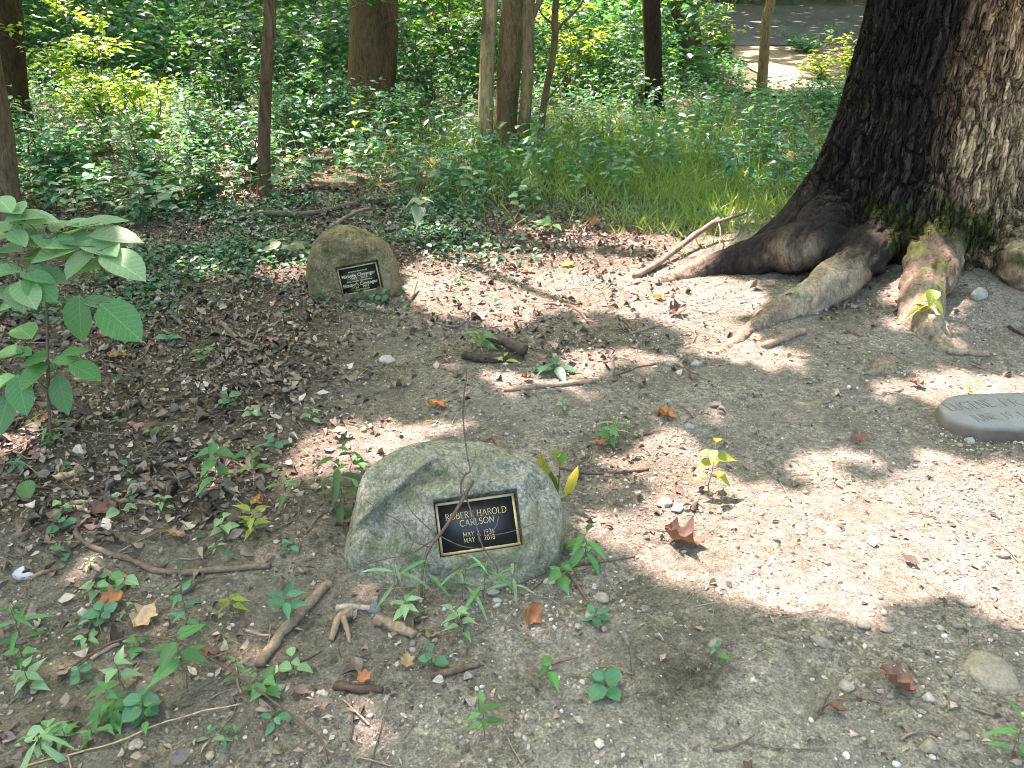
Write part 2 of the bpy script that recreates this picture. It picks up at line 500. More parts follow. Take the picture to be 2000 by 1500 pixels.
# ------------------------------------------------------------------ zones of the forest floor (0..1 densities)
def zone_litter(px, py):
    a = (1 - sstep(430, 900, px + 60 * np.sin(py / 60.0))) * sstep(470, 560, py) * (1 - 0.74 * sstep(960, 1120, py))
    b = 0.85 * (1 - sstep(500, 560, py)) * (1 - sstep(1150, 1400, px))
    c = 0.45 * np.exp(-((px - 1050) / 260.0) ** 2 - ((py - 650) / 110.0) ** 2)
    d = 0.35 * np.exp(-((px - 760) / 180.0) ** 2 - ((py - 1230) / 120.0) ** 2)
    e = 0.22 * np.exp(-((px - 1220) / 170.0) ** 2 - ((py - 920) / 110.0) ** 2)
    e2 = 0.3 * np.exp(-((px - 1640) / 120.0) ** 2 - ((py - 600) / 40.0) ** 2)
    return np.clip(np.maximum.reduce([a, b, c, d, e, e2]), 0, 1)

def zone_gravel(px, py):
    a = sstep(650, 1050, px) * sstep(560, 640, py)
    b = 0.5 * sstep(1000, 1200, py)
    return np.clip(np.maximum(a, b) + 0.12, 0, 1)

# ------------------------------------------------------------------ ground
def axis(parts):
    out = []
    for a, b, s in parts: out.append(np.arange(a, b, s))
    return np.concatenate(out + [[parts[-1][1]]])

def build_ground():
    xs = axis([(-160, -40, 12), (-40, -10, 1.5), (-10, -5.5, 0.15), (-5.5, -3.0, 0.05), (-3.0, 3.0, 0.021), (3.0, 5.5, 0.05), (5.5, 10, 0.15), (10, 40, 1.5), (40, 160, 12)])
    ys = axis([(-40, -4, 4), (-4, 1.0, 0.1), (1.0, 4.6, 0.021), (4.6, 8, 0.045), (8, 14, 0.12), (14, 40, 0.6), (40, 240, 12)])
    X, Y = np.meshgrid(xs, ys); Z = gz(X, Y)
    Z = Z + np.where(Y > 60, -0.0, 0)
    px, py, zc = to_px(np.stack([X, Y, Z], -1))
    lit = np.where(Y > 0.7, zone_litter(px, py), 0.4)
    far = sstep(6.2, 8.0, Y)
    n1 = fbm2(X.ravel(), Y.ravel(), 2.2, 4, 40).reshape(X.shape)
    n2 = fbm2(X.ravel(), Y.ravel(), 9.0, 4, 41).reshape(X.shape)
    t = np.clip(lit * 1.15 + 0.35 * n1, 0, 1)
    tan = np.array([0.250, 0.243, 0.194]); humus = np.array([0.118, 0.100, 0.072]); green = np.array([0.15, 0.14, 0.085])
    c = tan * (1 - t[..., None]) + humus * t[..., None]
    n3 = fbm2(X.ravel(), Y.ravel(), 5.0, 5, 43, 0.65).reshape(X.shape)
    bare = np.exp(-((px - 1450) / 500.0) ** 2 - ((py - 1480) / 200.0) ** 2)[..., None]
    c = c * (1 + 0.30 * bare)
    gm = (np.clip(0.75 * n3 + 0.35 * n1 + 0.12, 0, 0.75))[..., None]
    c = c * (1 - gm) + green * gm
    # dark damp mats of rootlets
    mat = np.zeros_like(X)
    for (mx, my, rx, ry, s) in ((1345, 1310, 80, 75, 1.0), (1300, 1370, 60, 40, 0.8), (1250, 1150, 90, 30, 0.6), (1480, 960, 120, 40, 0.0), (940, 860, 70, 30, 0.3)):
        mat = np.maximum(mat, s * np.exp(-((px - mx) / rx) ** 2 - ((py - my) / ry) ** 2) * (Y > 0.7))
    mat = np.clip(mat * (1 + 1.3 * n2), 0, 0.9)[..., None]
    c = c * (1 - mat) + np.array([0.075, 0.075, 0.05]) * mat
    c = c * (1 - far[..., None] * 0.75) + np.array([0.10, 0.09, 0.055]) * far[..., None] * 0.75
    ny, nx = X.shape
    i = np.arange(ny - 1)[:, None] * nx + np.arange(nx - 1)[None]
    F = np.stack([i, i + 1, i + nx + 1, i + nx], -1).reshape(-1, 4)
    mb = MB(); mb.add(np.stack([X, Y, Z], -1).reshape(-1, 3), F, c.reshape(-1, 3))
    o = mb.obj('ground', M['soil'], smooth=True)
    props(o, 'tan and brown woodland soil with pebbles and fallen leaves', 'ground', kind='structure')
build_ground()

def sheet(name, xl, xr, y0, y1, ny, nx, lift, colf, mat, label, cat):
    ys = np.linspace(y0, y1, ny); V = []
    for y in ys:
        a, b = xl(y), xr(y)
        V.append(np.stack([np.linspace(a, b, nx), np.full(nx, y)], -1))
    V = np.concatenate(V); Z = gz(V[:, 0], V[:, 1]) + lift
    i = np.arange(ny - 1)[:, None] * nx + np.arange(nx - 1)[None]
    F = np.stack([i, i + 1, i + nx + 1, i + nx], -1).reshape(-1, 4)
    mb = MB(); mb.add(np.concatenate([V, Z[:, None]], 1), F, colf(V))
    o = mb.obj(name, mat, smooth=True); return props(o, label, cat, kind='structure')

wob = lambda y, s: 0.25 * math.sin(1.3 * y + s) + 0.12 * math.sin(3.1 * y + 2 * s)
sheet('road', lambda y: -22, lambda y: 34, 18.7, 27.6, 60, 160, 0.035,
      lambda V: mixc((0.075, 0.08, 0.085), (0.13, 0.13, 0.125), np.clip(0.5 + 0.6 * fbm2(V[:, 0], V[:, 1], 0.8, 4, 9), 0, 1)), M['asphalt'], 'grey asphalt road behind the trees', 'road')
sheet('path', lambda y: 4.0 + 0.12 * (y - 13) + wob(y, 0.3), lambda y: 6.3 + 0.28 * (y - 13) + wob(y, 2.1), 12.6, 18.62, 70, 40, 0.03,
      lambda V: mixc((0.20, 0.175, 0.125), (0.30, 0.265, 0.20), np.clip(0.5 + 0.8 * fbm2(V[:, 0], V[:, 1], 2.5, 4, 10), 0, 1)), M['soil'], 'bare sandy path leading up to the road', 'path')

# ------------------------------------------------------------------ gaps cut in the unseen canopy to place the sun patches
def sun_plane(P):
    P = np.asarray(P, float)
    return P[..., :2] - SUN[:2] / SUN[2] * P[..., 2:3]

GAPS = []   # (polygon in the sun plane, fraction of leaves kept inside)
def gap(px_poly, keep=0.0):
    poly = np.array([sun_plane(G(x, y)) for x, y in px_poly])
    c = poly.mean(0); r = np.linalg.norm(poly - c, axis=1, keepdims=True); GAPS.append((c + (poly - c) * (1 + 0.10 / np.maximum(r, 0.12)), keep))
def gap_disc(P, r, keep=0.0, asp=1.0):
    c = sun_plane(np.asarray(P, float)); a = np.linspace(0, 2 * math.pi, 15)[:-1]
    rr = r * (1 + 0.25 * np.sin(3 * a + P[0] * 5) + 0.15 * np.sin(5 * a + P[1] * 7))
    GAPS.append((c + np.stack([np.cos(a) * rr * asp, np.sin(a) * rr], -1), keep))

gap([(1245, 890), (1300, 858), (1400, 875), (1445, 945), (1500, 955), (1530, 890), (1700, 895), (2060, 905), (2090, 1255), (1990, 1240), (1880, 1205), (1800, 1150), (1690, 1195), (1520, 1180), (1400, 1140), (1330, 1110), (1205, 1075), (1190, 1020), (1270, 985)], 0.02)
gap([(800, 530), (870, 490), (1000, 498), (1120, 500), (1250, 510), (1330, 470), (1415, 462), (1412, 540), (1480, 555), (1460, 600), (1400, 680), (1330, 675), (1260, 620), (1180, 605), (1100, 600), (1020, 645), (920, 620), (820, 592)], 0.0)
gap([(1125, 688), (1200, 684), (1300, 690), (1290, 708), (1130, 708)], 0.0)
gap([(1390, 668), (1450, 662), (1540, 690), (1560, 715), (1400, 702)], 0.0)
gap([(1735, 555), (1800, 540), (1870, 560), (1895, 680), (1850, 670), (1750, 622)], 0.0)
gap([(1720, 742), (1840, 738), (1990, 750), (2050, 775), (1850, 778), (1750, 768)], 0.02)
gap([(585, 855), (700, 828), (880, 820), (900, 850), (760, 885), (720, 905), (640, 915), (600, 905)], 0.05)
gap([(450, 925), (600, 905), (570, 950), (480, 968)], 0.15)
gap([(505, 512), (615, 515), (615, 548), (520, 545)], 0.05)
gap([(380, 525), (450, 520), (450, 545), (390, 548)], 0.15)
gap([(1020, 448), (1120, 440), (1260, 455), (1400, 480), (1300, 490), (1080, 475)], 0.1)
gap([(960, 728), (1170, 735), (1160, 765), (980, 770)], 0.2)
gap([(590, 1375), (700, 1370), (730, 1430), (630, 1430)], 0.25)
gap([(-60, 845), (45, 850), (35, 895), (-60, 900)], 0.0)
gap([(1150, 770), (1190, 760), (1200, 800), (1150, 800)], 0.4)
gap([(60, 1295), (300, 1245), (420, 1280), (250, 1310)], 0.35)
gap([(1440, 85), (1640, 100), (1640, 165), (1470, 160)], 0.45)
for (x, y, Y, r, k) in ((210, 110, 8.6, 0.95, 0.0), (300, 150, 8.2, 0.65, 0.0), (90, 60, 9.6, 0.8, 0.2), (390, 240, 7.2, 0.65, 0.0), (560, 250, 7.6, 0.55, 0.05),
                        (300, 380, 6.8, 0.55, 0.05), (150, 300, 7.0, 0.4, 0.35), (860, 20, 11.5, 0.8, 0.05), (880, 300, 8.4, 0.5, 0.3), (1100, 60, 12.2, 1.2, 0.0), (1210, 100, 12.5, 1.2, 0.05),
                        (1400, 30, 15.2, 1.5, 0.0), (1180, 200, 10.5, 0.8, 0.15), (1300, 300, 8.5, 0.6, 0.45), (1440, 330, 7.2, 0.5, 0.4), (1640, 60, 13.5, 0.8, 0.15), (500, 60, 9.4, 0.5, 0.35),
                        (640, 120, 10.0, 0.6, 0.25), (1480, 420, 5.9, 0.4, 0.2), (1330, 30, 14.5, 0.5, 0.3), (1500, 60, 14, 0.5, 0.3), (950, 150, 8.6, 0.45, 0.2), (1995, 300, 8.0, 0.6, 0.3), (820, 400, 5.7, 0.25, 0.1),
                        (40, 170, 9.0, 0.6, 0.1), (160, 40, 9.6, 0.9, 0.05), (430, 100, 9.0, 0.4, 0.2), (330, 60, 9.5, 0.6, 0.2), (250, 260, 7.4, 0.5, 0.2), (480, 330, 7.0, 0.4, 0.2), (610, 260, 8.0, 0.4, 0.2), (800, 150, 11.0, 0.4, 0.2), (1060, 150, 11.5, 0.7, 0.1),
                        (1150, 20, 13.5, 1.2, 0.05), (1240, 30, 14.5, 1.0, 0.1), (1280, 180, 10.6, 0.5, 0.2), (1400, 220, 9.5, 0.6, 0.3), (1560, 250, 9.0, 0.5, 0.2), (760, 320, 7.6, 0.4, 0.3), (1080, 330, 7.6, 0.5, 0.3), (1530, 330, 7.0, 0.4, 0.3), (70, 330, 7.0, 0.35, 0.2),
                        (100, 10, 11.8, 1.5, 0.1), (300, 10, 12.0, 1.3, 0.15), (480, 10, 12.5, 0.9, 0.3), (860, 5, 14.0, 1.2, 0.1), (1150, 5, 15.6, 1.7, 0.0), (1260, 60, 13.6, 0.9, 0.1), (420, 180, 8.4, 0.5, 0.1), (130, 200, 8.4, 0.5, 0.1), (940, 230, 9.2, 0.5, 0.2)):
    gap_disc(AY(x, y, Y), r, k)

def in_poly(p, poly):
    x, y = p[:, 0], p[:, 1]; ins = np.zeros(len(p), bool); n = len(poly); j = n - 1
    for i in range(n):
        xi, yi = poly[i]; xj, yj = poly[j]
        ins ^= ((yi > y) != (yj > y)) & (x < (xj - xi) * (y - yi) / (yj - yi + 1e-12) + xi)
        j = i
    return ins

# ------------------------------------------------------------------ lettering
def arc(cx, cy, rx, ry, a0, a1, n=10):
    t = np.radians(np.linspace(a0, a1, n)); return [(cx + rx * math.cos(a), cy + ry * math.sin(a)) for a in t]
def _v(x, y0=0.0, y1=1.0): return ([(x, y0), (x, y1)], 1)
def _ser(x, y, w=0.11): return ([(x - w, y), (x + w, y)], 0)
GL = {
 'R': (0.66, [_v(.12), ([(.12, 1), (.32, 1)] + arc(.32, .76, .22, .24, 90, -90) + [(.12, .52)], 0), ([(.3, .52), (.62, 0)], 1), _ser(.12, 0), _ser(.62, 0, .06)]),
 'O': (0.84, [(arc(.42, .5, .36, .5, 0, 360, 22), 1)]),
 'B': (0.64, [_v(.12), ([(.12, 1), (.3, 1)] + arc(.3, .77, .2, .23, 90, -90) + [(.12, .54)], 0), ([(.3, .54)] + arc(.32, .27, .24, .27, 90, -90) + [(.12, 0)], 1)]),
 'E': (0.58, [_v(.12), ([(.05, 1), (.5, 1), (.5, .86)], 0), ([(.12, .52), (.42, .52)], 0), ([(.05, 0), (.52, 0), (.53, .14)], 0)]),
 'F': (0.56, [_v(.12), ([(.05, 1), (.5, 1), (.5, .86)], 0), ([(.12, .52), (.42, .52)], 0), _ser(.12, 0)]),
 'T': (0.64, [_v(.32), ([(.03, .86), (.04, 1), (.6, 1), (.61, .86)], 0), _ser(.32, 0)]),
 'H': (0.80, [_v(.14), _v(.66), ([(.14, .52), (.66, .52)], 0), _ser(.14, 0), _ser(.66, 0), _ser(.14, 1), _ser(.66, 1)]),
 'A': (0.74, [([(.06, 0), (.36, 1)], 0), ([(.36, 1), (.68, 0)], 1), ([(.17, .35), (.57, .35)], 0), _ser(.06, 0, .08), _ser(.68, 0, .08)]),
 'L': (0.56, [_v(.12), ([(.05, 0), (.5, 0), (.52, .16)], 0), _ser(.12, 1)]),
 'D': (0.78, [_v(.12), ([(.05, 1), (.3, 1)] + arc(.3, .5, .4, .5, 90, -90, 14) + [(.05, 0)], 1)]),
 'C': (0.76, [(arc(.44, .5, .38, .5, 45, 318, 18), 1)]),
 'G': (0.82, [(arc(.44, .5, .38, .5, 45, 318, 18) + [(.72, .42), (.55, .42)], 1)]),
 'S': (0.54, [(arc(.26, .75, .19, .25, 35, 270) + arc(.27, .25, .21, .25, 90, -150), 1)]),
 'N': (0.82, [_v(.13), _v(.69), ([(.13, 1), (.69, 0)], 1), _ser(.13, 0, .08), _ser(.69, 1, .08)]),
 'M': (0.92, [([(.1, 0), (.15, 1)], 0), ([(.15, 1), (.46, .1)], 1), ([(.46, .1), (.78, 1)], 0), ([(.78, 1), (.84, 0)], 1), _ser(.1, 0, .07), _ser(.84, 0, .07)]),
 'Y': (0.66, [([(.05, 1), (.33, .5), (.33, 0)], 1), ([(.62, 1), (.33, .5)], 0), _ser(.33, 0)]),
 'U': (0.80, [([(.14, 1), (.14, .3)] + arc(.4, .3, .26, .3, 180, 360) + [(.66, .3), (.66, 1)], 1), _ser(.14, 1, .08), _ser(.66, 1, .08)]),
 'J': (0.44, [([(.3, 1), (.3, .1)] + arc(.16, .08, .14, .14, 0, -130, 6), 1), _ser(.3, 1, .08)]),
 '0': (0.60, [(arc(.3, .5, .24, .5, 0, 360, 20), 1)]),
 '1': (0.44, [([(.1, .84), (.24, 1), (.24, 0)], 1), _ser(.24, 0)]),
 '2': (0.58, [(arc(.28, .73, .21, .27, 160, -35) + [(.06, 0), (.54, 0)], 1)]),
 '3': (0.56, [(arc(.26, .75, .19, .25, 150, -90) + arc(.26, .26, .23, .26, 90, -150), 1)]),
 '6': (0.58, [(arc(.28, .3, .22, .3, 0, 360, 16), 1), ([(.06, .32), (.16, .74), (.42, 1)], 0)]),
 '8': (0.56, [(arc(.28, .76, .18, .24, 0, 360, 14), 1), (arc(.28, .27, .22, .27, 0, 360, 14), 1)]),
 '9': (0.58, [(arc(.29, .7, .22, .3, 0, 360, 16), 1), ([(.51, .68), (.42, .26), (.16, 0)], 0)]),
 ',': (0.26, [([(.14, .06), (.06, -.16)], 1)]), '.': (0.2, [([(.08, .0), (.12, .06)], 1)]), ' ': (0.42, []),
}
def text_width(s): return sum(GL[c][0] + 0.06 for c in s)
def text_strokes(mb, s, cx, cy, capw, cap, z, wt=0.062):
    """serif capitals centred on (cx, cy), capw wide, cap high, raised above z"""
    sx = capw / text_width(s); x = cx - capw / 2
    for c in s:
        w, strokes = GL[c]
        for pts, thick in strokes:
            P = np.array([(x + a * sx, cy - cap / 2 + b * cap, z) for a, b in pts])
            if len(P) < 2: continue
            V, F = tube(P, cap * (wt if thick else wt * 0.62), 6)
            V[:, 2] = z + (V[:, 2] - z) * 0.6
            mb.add(V, F)
        x += (w + 0.06) * sx

def text_built_in(mb, s, cx, cy, width, cap, z):
    cu = bpy.data.curves.new('lettering', 'FONT'); cu.body = s; cu.size = 1.0; cu.extrude = 0.03; cu.offset = 0.012; cu.resolution_u = 2
    cu.align_x = 'CENTER'
    o = bpy.data.objects.new('lettering', cu); COL.objects.link(o)
    me = bpy.data.meshes.new_from_object(o.evaluated_get(bpy.context.evaluated_depsgraph_get()))
    V = np.zeros(len(me.vertices) * 3); me.vertices.foreach_get('co', V); V = V.reshape(-1, 3)
    w = V[:, 0].max() - V[:, 0].min(); V[:, 0] -= (V[:, 0].max() + V[:, 0].min()) / 2
    V[:, 0] *= width / w; V[:, 1] = (V[:, 1] - 0.35) * cap / 0.70 + cy; V[:, 0] += cx; V[:, 2] = V[:, 2] / 0.06 * 0.0012 + z
    me.calc_loop_triangles()
    T = np.array([t.vertices[:] for t in me.loop_triangles]).reshape(-1, 3)
    mb.add(V, T)
    bpy.data.objects.remove(o); bpy.data.curves.remove(cu); bpy.data.meshes.remove(me)

def box_mb(mb, x0, x1, y0, y1, z0, z1, col=(1, 1, 1)):
    V = [(x, y, z) for z in (z0, z1) for y in (y0, y1) for x in (x0, x1)]
    mb.add(V, np.array([(0, 2, 3, 1), (4, 5, 7, 6), (0, 1, 5, 4), (2, 6, 7, 3), (0, 4, 6, 2), (1, 3, 7, 5)]), col)

# ------------------------------------------------------------------ boulders with plaques
def ico(level):
    bm = bmesh.new(); bmesh.ops.create_icosphere(bm, subdivisions=level, radius=1.0)
    V = np.array([v.co[:] for v in bm.verts]); F = np.array([[v.index for v in f.verts] for f in bm.faces]); bm.free()
    return V, F

def boulder(name, label, center, base_py, outline, depth, corners, mat, seed, ledge=None, rows=None, back=0.0):
    d = ray(*center); dn = d / np.linalg.norm(d)
    base = G(center[0], base_py)
    c = -dn; a = nrm(np.cross([0, 0, 1.0], c)); b = np.cross(c, a)
    # the face meets the ground at base: the face plane passes through it
    cam0 = np.array([0, 0, CAMH])
    dist = np.dot(base - cam0, dn) + back
    face = cam0 + dn * dist                      # centre of the face plane
    df = depth * 0.5
    O = face - c * df * 0.88
    def onplane(p, P0):
        r = ray(*p); t = np.dot(P0 - cam0, c) / np.dot(r, c); q = cam0 + r * t - P0
        return np.array([np.dot(q, a), np.dot(q, b)])
    ol = np.array([onplane(p, O) for p in outline])
    ph = np.arctan2(ol[:, 1], ol[:, 0]); rr = np.hypot(ol[:, 0], ol[:, 1]); s = np.argsort(ph); ph, rr = ph[s], rr[s]
    V, F = ico(6)
    phi = np.arctan2(V[:, 1], V[:, 0]); rho = np.hypot(V[:, 0], V[:, 1])
    Rp = np.interp(phi, np.concatenate([ph - 2 * math.pi, ph, ph + 2 * math.pi]), np.tile(rr, 3))
    # blur the radius a little so that the outline is round
    grid = np.linspace(-math.pi, math.pi, 361)[:-1]; gr = np.interp(grid, np.concatenate([ph - 2 * math.pi, ph, ph + 2 * math.pi]), np.tile(rr, 3))
    ker = np.exp(-(np.arange(-12, 13) / 2.4) ** 2); ker /= ker.sum(); gr = np.convolve(np.tile(gr, 3), ker, 'same')[360:720]
    Rp = np.interp(phi, np.concatenate([grid - 2 * math.pi, grid, grid + 2 * math.pi]), np.tile(gr, 3))
    A = V[:, 0] * Rp; B = V[:, 1] * Rp
    C = df * np.sign(V[:, 2]) * np.abs(V[:, 2]) ** 0.62
    nz = fbm(V * 1.6 + seed, 4, seed); nf = fbm(V * 7 + seed, 4, seed + 3)
    k = 1 + 0.05 * nz + 0.012 * nf
    rc = np.random.default_rng(seed); cuts = nrm(rc.normal(0, 1, (18, 3))); dd = V @ cuts.T
    fac = np.minimum(1, 0.74 / np.maximum(dd.max(1), 1e-3)); C = C * (0.05 + 0.95 * fac) * 1.15
    fr = np.minimum(1, 0.93 / np.maximum(dd.max(1), 1e-3)); A = A * (0.7 + 0.3 * fr); B = B * (0.7 + 0.3 * fr)
    A *= 1.02 + 0.014 * nf; B *= 1.02 + 0.014 * nf; C = C * k + 0.020 * nz + 0.010 * nf
    if ledge is not None:
        p0 = onplane(ledge[0], O); p1 = onplane(ledge[1], O); t = nrm(p1 - p0); n2 = np.array([-t[1], t[0]])
        sd = (A - p0[0]) * n2[0] + (B - p0[1]) * n2[1] + 0.012 * nz
        al = (A - p0[0]) * t[0] + (B - p0[1]) * t[1]
        m = sstep(0.0, 0.012, sd) * sstep(-0.06, 0.03, al) * (1 - sstep(0.22, 0.34, al)) * (V[:, 2] > -0.2)
        C = C - 0.050 * m * (1 - 0.5 * sstep(0.02, 0.20, sd))
    # level the face round the plaque
    P0 = O + c * df * 0.88
    q = np.array([onplane(p, P0) for p in corners])    # TL TR BR BL
    pc = q.mean(0); ex = nrm((q[1] - q[0]) + (q[2] - q[3])); ey = np.array([-ex[1], ex[0]])
    pw = 0.5 * (np.linalg.norm(q[1] - q[0]) + np.linalg.norm(q[2] - q[3])); phh = 0.5 * (np.linalg.norm(q[0] - q[3]) + np.linalg.norm(q[1] - q[2]))
    lx = (A - pc[0]) * ex[0] + (B - pc[1]) * ex[1]; ly = (A - pc[0]) * ey[0] + (B - pc[1]) * ey[1]
    ins = (1 - sstep(0.012, 0.075, np.maximum(np.abs(lx) - pw / 2, np.abs(ly) - phh / 2))) * (V[:, 2] > 0)
    C = C * (1 - ins) + (df * 0.88 + 0.002 * nf) * ins
    W = O + A[:, None] * a + B[:, None] * b + C[:, None] * c
    org = np.array([O[0], O[1], g1(O[0], O[1])])
    mb = MB(); mb.add(W - org, F)
    ob = mb.obj(name, mat, smooth=True); ob.location = Vector(org)
    props(ob, label, 'boulder')
    # plaque frame: x along the plate, y up it, z out of it
    ex3 = ex[0] * a + ex[1] * b; ey3 = ey[0] * a + ey[1] * b
    ctr = P0 + pc[0] * a + pc[1] * b
    mtx = Matrix(((ex3[0], ey3[0], c[0], ctr[0] - org[0]), (ex3[1], ey3[1], c[1], ctr[1] - org[1]), (ex3[2], ey3[2], c[2], ctr[2] - org[2]), (0, 0, 0, 1)))
    cut = MB(); box_mb(cut, -pw / 2, pw / 2, -phh / 2, phh / 2, -0.038, 0.08)
    co = cut.obj('cutter', mat); co.matrix_world = Matrix.Translation(Vector(org)) @ mtx
    md = ob.modifiers.new('recess', 'BOOLEAN'); md.object = co; md.operation = 'DIFFERENCE'; md.solver = 'EXACT'
    bpy.context.view_layer.update()
    me = bpy.data.meshes.new_from_object(ob.evaluated_get(bpy.context.evaluated_depsgraph_get()))
    ob.modifiers.clear(); old = ob.data; ob.data = me; me.name = name
    bpy.data.meshes.remove(old); bpy.data.objects.remove(co)
    me.materials.clear(); me.materials.append(mat)
    # plate
    w2, h2 = pw / 2 - 0.0065, phh / 2 - 0.007
    mtx = mtx @ Matrix.Translation((-0.0035, -0.0045, -0.010))
    pm = MB(); box_mb(pm, -w2, w2, -h2, h2, -0.0255, -0.0150)
    pl = pm.obj('plaque', M['plate'], ob); pl.matrix_basis = mtx
    props(pl, 'dark rectangular metal plaque with brass border and raised lettering')
    bw = 0.030 * pw
    bd = MB()
    box_mb(bd, -w2, w2, h2 - bw, h2, -0.0152, -0.0115); box_mb(bd, -w2, w2, -h2, -h2 + bw, -0.0152, -0.0115)
    box_mb(bd, -w2, -w2 + bw, -h2 + bw + .0002, h2 - bw - .0002, -0.0152, -0.0116); box_mb(bd, w2 - bw, w2, -h2 + bw + .0002, h2 - bw - .0002, -0.0152, -0.0116)
    bd.obj('border', M['brass'], pl)
    lt = MB()
    for (kind, s, fy, fw, fh) in rows:
        y = h2 - fy * 2 * h2
        if kind == 'caps': text_strokes(lt, s, 0.0, y, fw * pw, fh * phh, -0.0148)
        else: text_built_in(lt, s, 0.0, y, fw * pw, fh * phh, -0.0144)
    lt.obj('lettering', M['brass'], pl)
    return ob, dict(O=O, a=a, b=b, c=c, face=P0, df=df)

B1, B1F = boulder('memorial_boulder', 'wide grey-green boulder with a dark plaque and a stepped left shoulder', (890, 1030), 1158,
    [(678, 1085), (686, 1040), (700, 985), (716, 930), (755, 898), (830, 868), (900, 868), (985, 882), (1050, 915), (1085, 965), (1102, 1030), (1094, 1090), (1060, 1150), (1000, 1200), (890, 1225), (790, 1200), (730, 1150), (690, 1112)],
    0.40, [(843, 978), (1012, 953), (1022, 1066), (862, 1088)], M['rock1'], 3, ledge=((835, 912), (688, 1040)),
    rows=[('caps', 'ROBERT HAROLD', 0.285, 0.74, 0.105), ('caps', 'CARLSON', 0.44, 0.42, 0.105), ('caps', 'MAY 3, 1936', 0.66, 0.38, 0.082), ('caps', 'MAY 1, 2018', 0.77, 0.38, 0.082)], back=-0.01)
B2, B2F = boulder('memorial_boulder', 'peaked olive-brown boulder with a dark plaque carrying seven lines', (692, 522), 586,
    [(604, 550), (606, 495), (622, 464), (650, 446), (678, 440), (718, 454), (752, 474), (768, 500), (778, 532), (784, 575), (775, 610), (700, 625), (640, 615), (610, 590)],
    0.36, [(653, 524), (737, 506), (750, 564), (671, 578)], M['rock2'], 9,
    rows=[('text', 'In Loving Memory of', 0.19, 0.45, 0.05), ('text', 'Michelle Clevenger', 0.33, 0.80, 0.115), ('text', '1952    2012', 0.45, 0.40, 0.075), ('text', 'Wife  Mother  Grandmother', 0.55, 0.62, 0.05),
          ('text', 'Elizabeth Clevenger', 0.67, 0.82, 0.115), ('text', '1987    2018', 0.79, 0.38, 0.075), ('text', 'Loving Daughter', 0.88, 0.40, 0.05)])

# ------------------------------------------------------------------ flat engraved marker
def marker():
    top = 0.055
    def P(px, py):
        d = ray(px, py); z0 = g1(*G(px, py)[:2]); t = (z0 + top - CAMH) / d[2]; return np.array([d[0] * t, d[1] * t])
    pts = [P(*p) for p in ((1835, 791), (1840, 781), (1856, 775), (1890, 770), (1940, 767), (2000, 765), (2060, 766), (2120, 770), (2160, 780), (2172, 795), (2160, 812), (2130, 826), (2085, 835), (2040, 838), (1960, 837), (1914, 834), (1868, 820), (1843, 803))]
    pts = np.array(pts); c = pts.mean(0); z0 = g1(*c)
    n = 96
    path = smooth_path(np.concatenate([pts, pts[:1]])[:, [0, 1, 1]] * np.array([1, 1, 0]), n + 1)[:-1, :2] - c
    ring = lambda s, z: np.concatenate([path * s, np.full((n, 1), z)], 1)
    ang = np.linspace(0, 2 * math.pi, n, endpoint=False)
    rs = [ring(1.0, -0.06), ring(1.025, 0.0), ring(1.02, top - 0.02), ring(1.0, top - 0.006), ring(0.985, top), ring(0.8, top + 0.001), ring(0.5, top + .0015), ring(0.2, top + .002)]
    for r in rs[:3]:
        r[:, :2] *= (1 + 0.03 * fbm2(np.cos(ang) * 3, np.sin(ang) * 3, 2.0, 3, 61))[:, None]
    V = np.concatenate(rs + [np.array([[0, 0, top + .002]])]); m = len(rs)
    i = np.arange(m - 1)[:, None] * n; j = np.arange(n)[None]; k = (j + 1) % n
    Q = np.stack([i + j, i + k, i + n + k, i + n + j], -1).reshape(-1, 4)
    jj = np.arange(n); T = np.stack([(m - 1) * n + jj, (m - 1) * n + (jj + 1) % n, np.full(n, m * n)], -1)
    cc = np.tile(np.array([0.205, 0.22, 0.19]), (len(V), 1)); cc[:3 * n] = mixc((0.10, 0.075, 0.045), (0.20, 0.175, 0.13), np.clip(0.5 + fbm(V[:3 * n] * 9, 3, 6), 0, 1))
    mb = MB(); mb.add(V, [Q, T], cc); o = mb.obj('grave_marker', M['slab'], smooth=True); o.location = (c[0], c[1], z0)
    props(o, 'low flat grey stone marker with engraved capitals near the big tree', 'grave marker')
    lt = MB()
    def line(s, p0, p1, cap):
        a, b = P(*p0) - c, P(*p1) - c; L = np.linalg.norm(b - a); ex = (b - a) / L; ey = np.array([-ex[1], ex[0]])
        t = MB(); text_strokes(t, s, L / 2, cap / 2, L, cap, 0.0, 0.036)
        for V, in zip(t.V): pass
        V = np.concatenate(t.V); W = np.zeros_like(V)
        W[:, :2] = a + V[:, 0:1] * ex + V[:, 1:2] * ey; W[:, 2] = top + 0.0022 + V[:, 2] * 0.35
        fs = [np.concatenate(f) for f in t.F.values()]
        lt.add(W, fs)
    line('EUGENE', (1858, 803), (1949, 794), 0.062); line('FR', (1962, 793), (2003, 789.5), 0.062)
    line('JUNE', (1906, 825), (1953, 820.5), 0.048); line('19, 1', (1966, 819), (2006, 815.5), 0.048)
    lt.obj('lettering', M['ink'], o)
marker()

# ------------------------------------------------------------------ the big old tree
TREES = []   # (x, y, crown mesh builder, object)
def add_tree_root(name, loc, label):
    return empty(name, loc, label, 'tree')

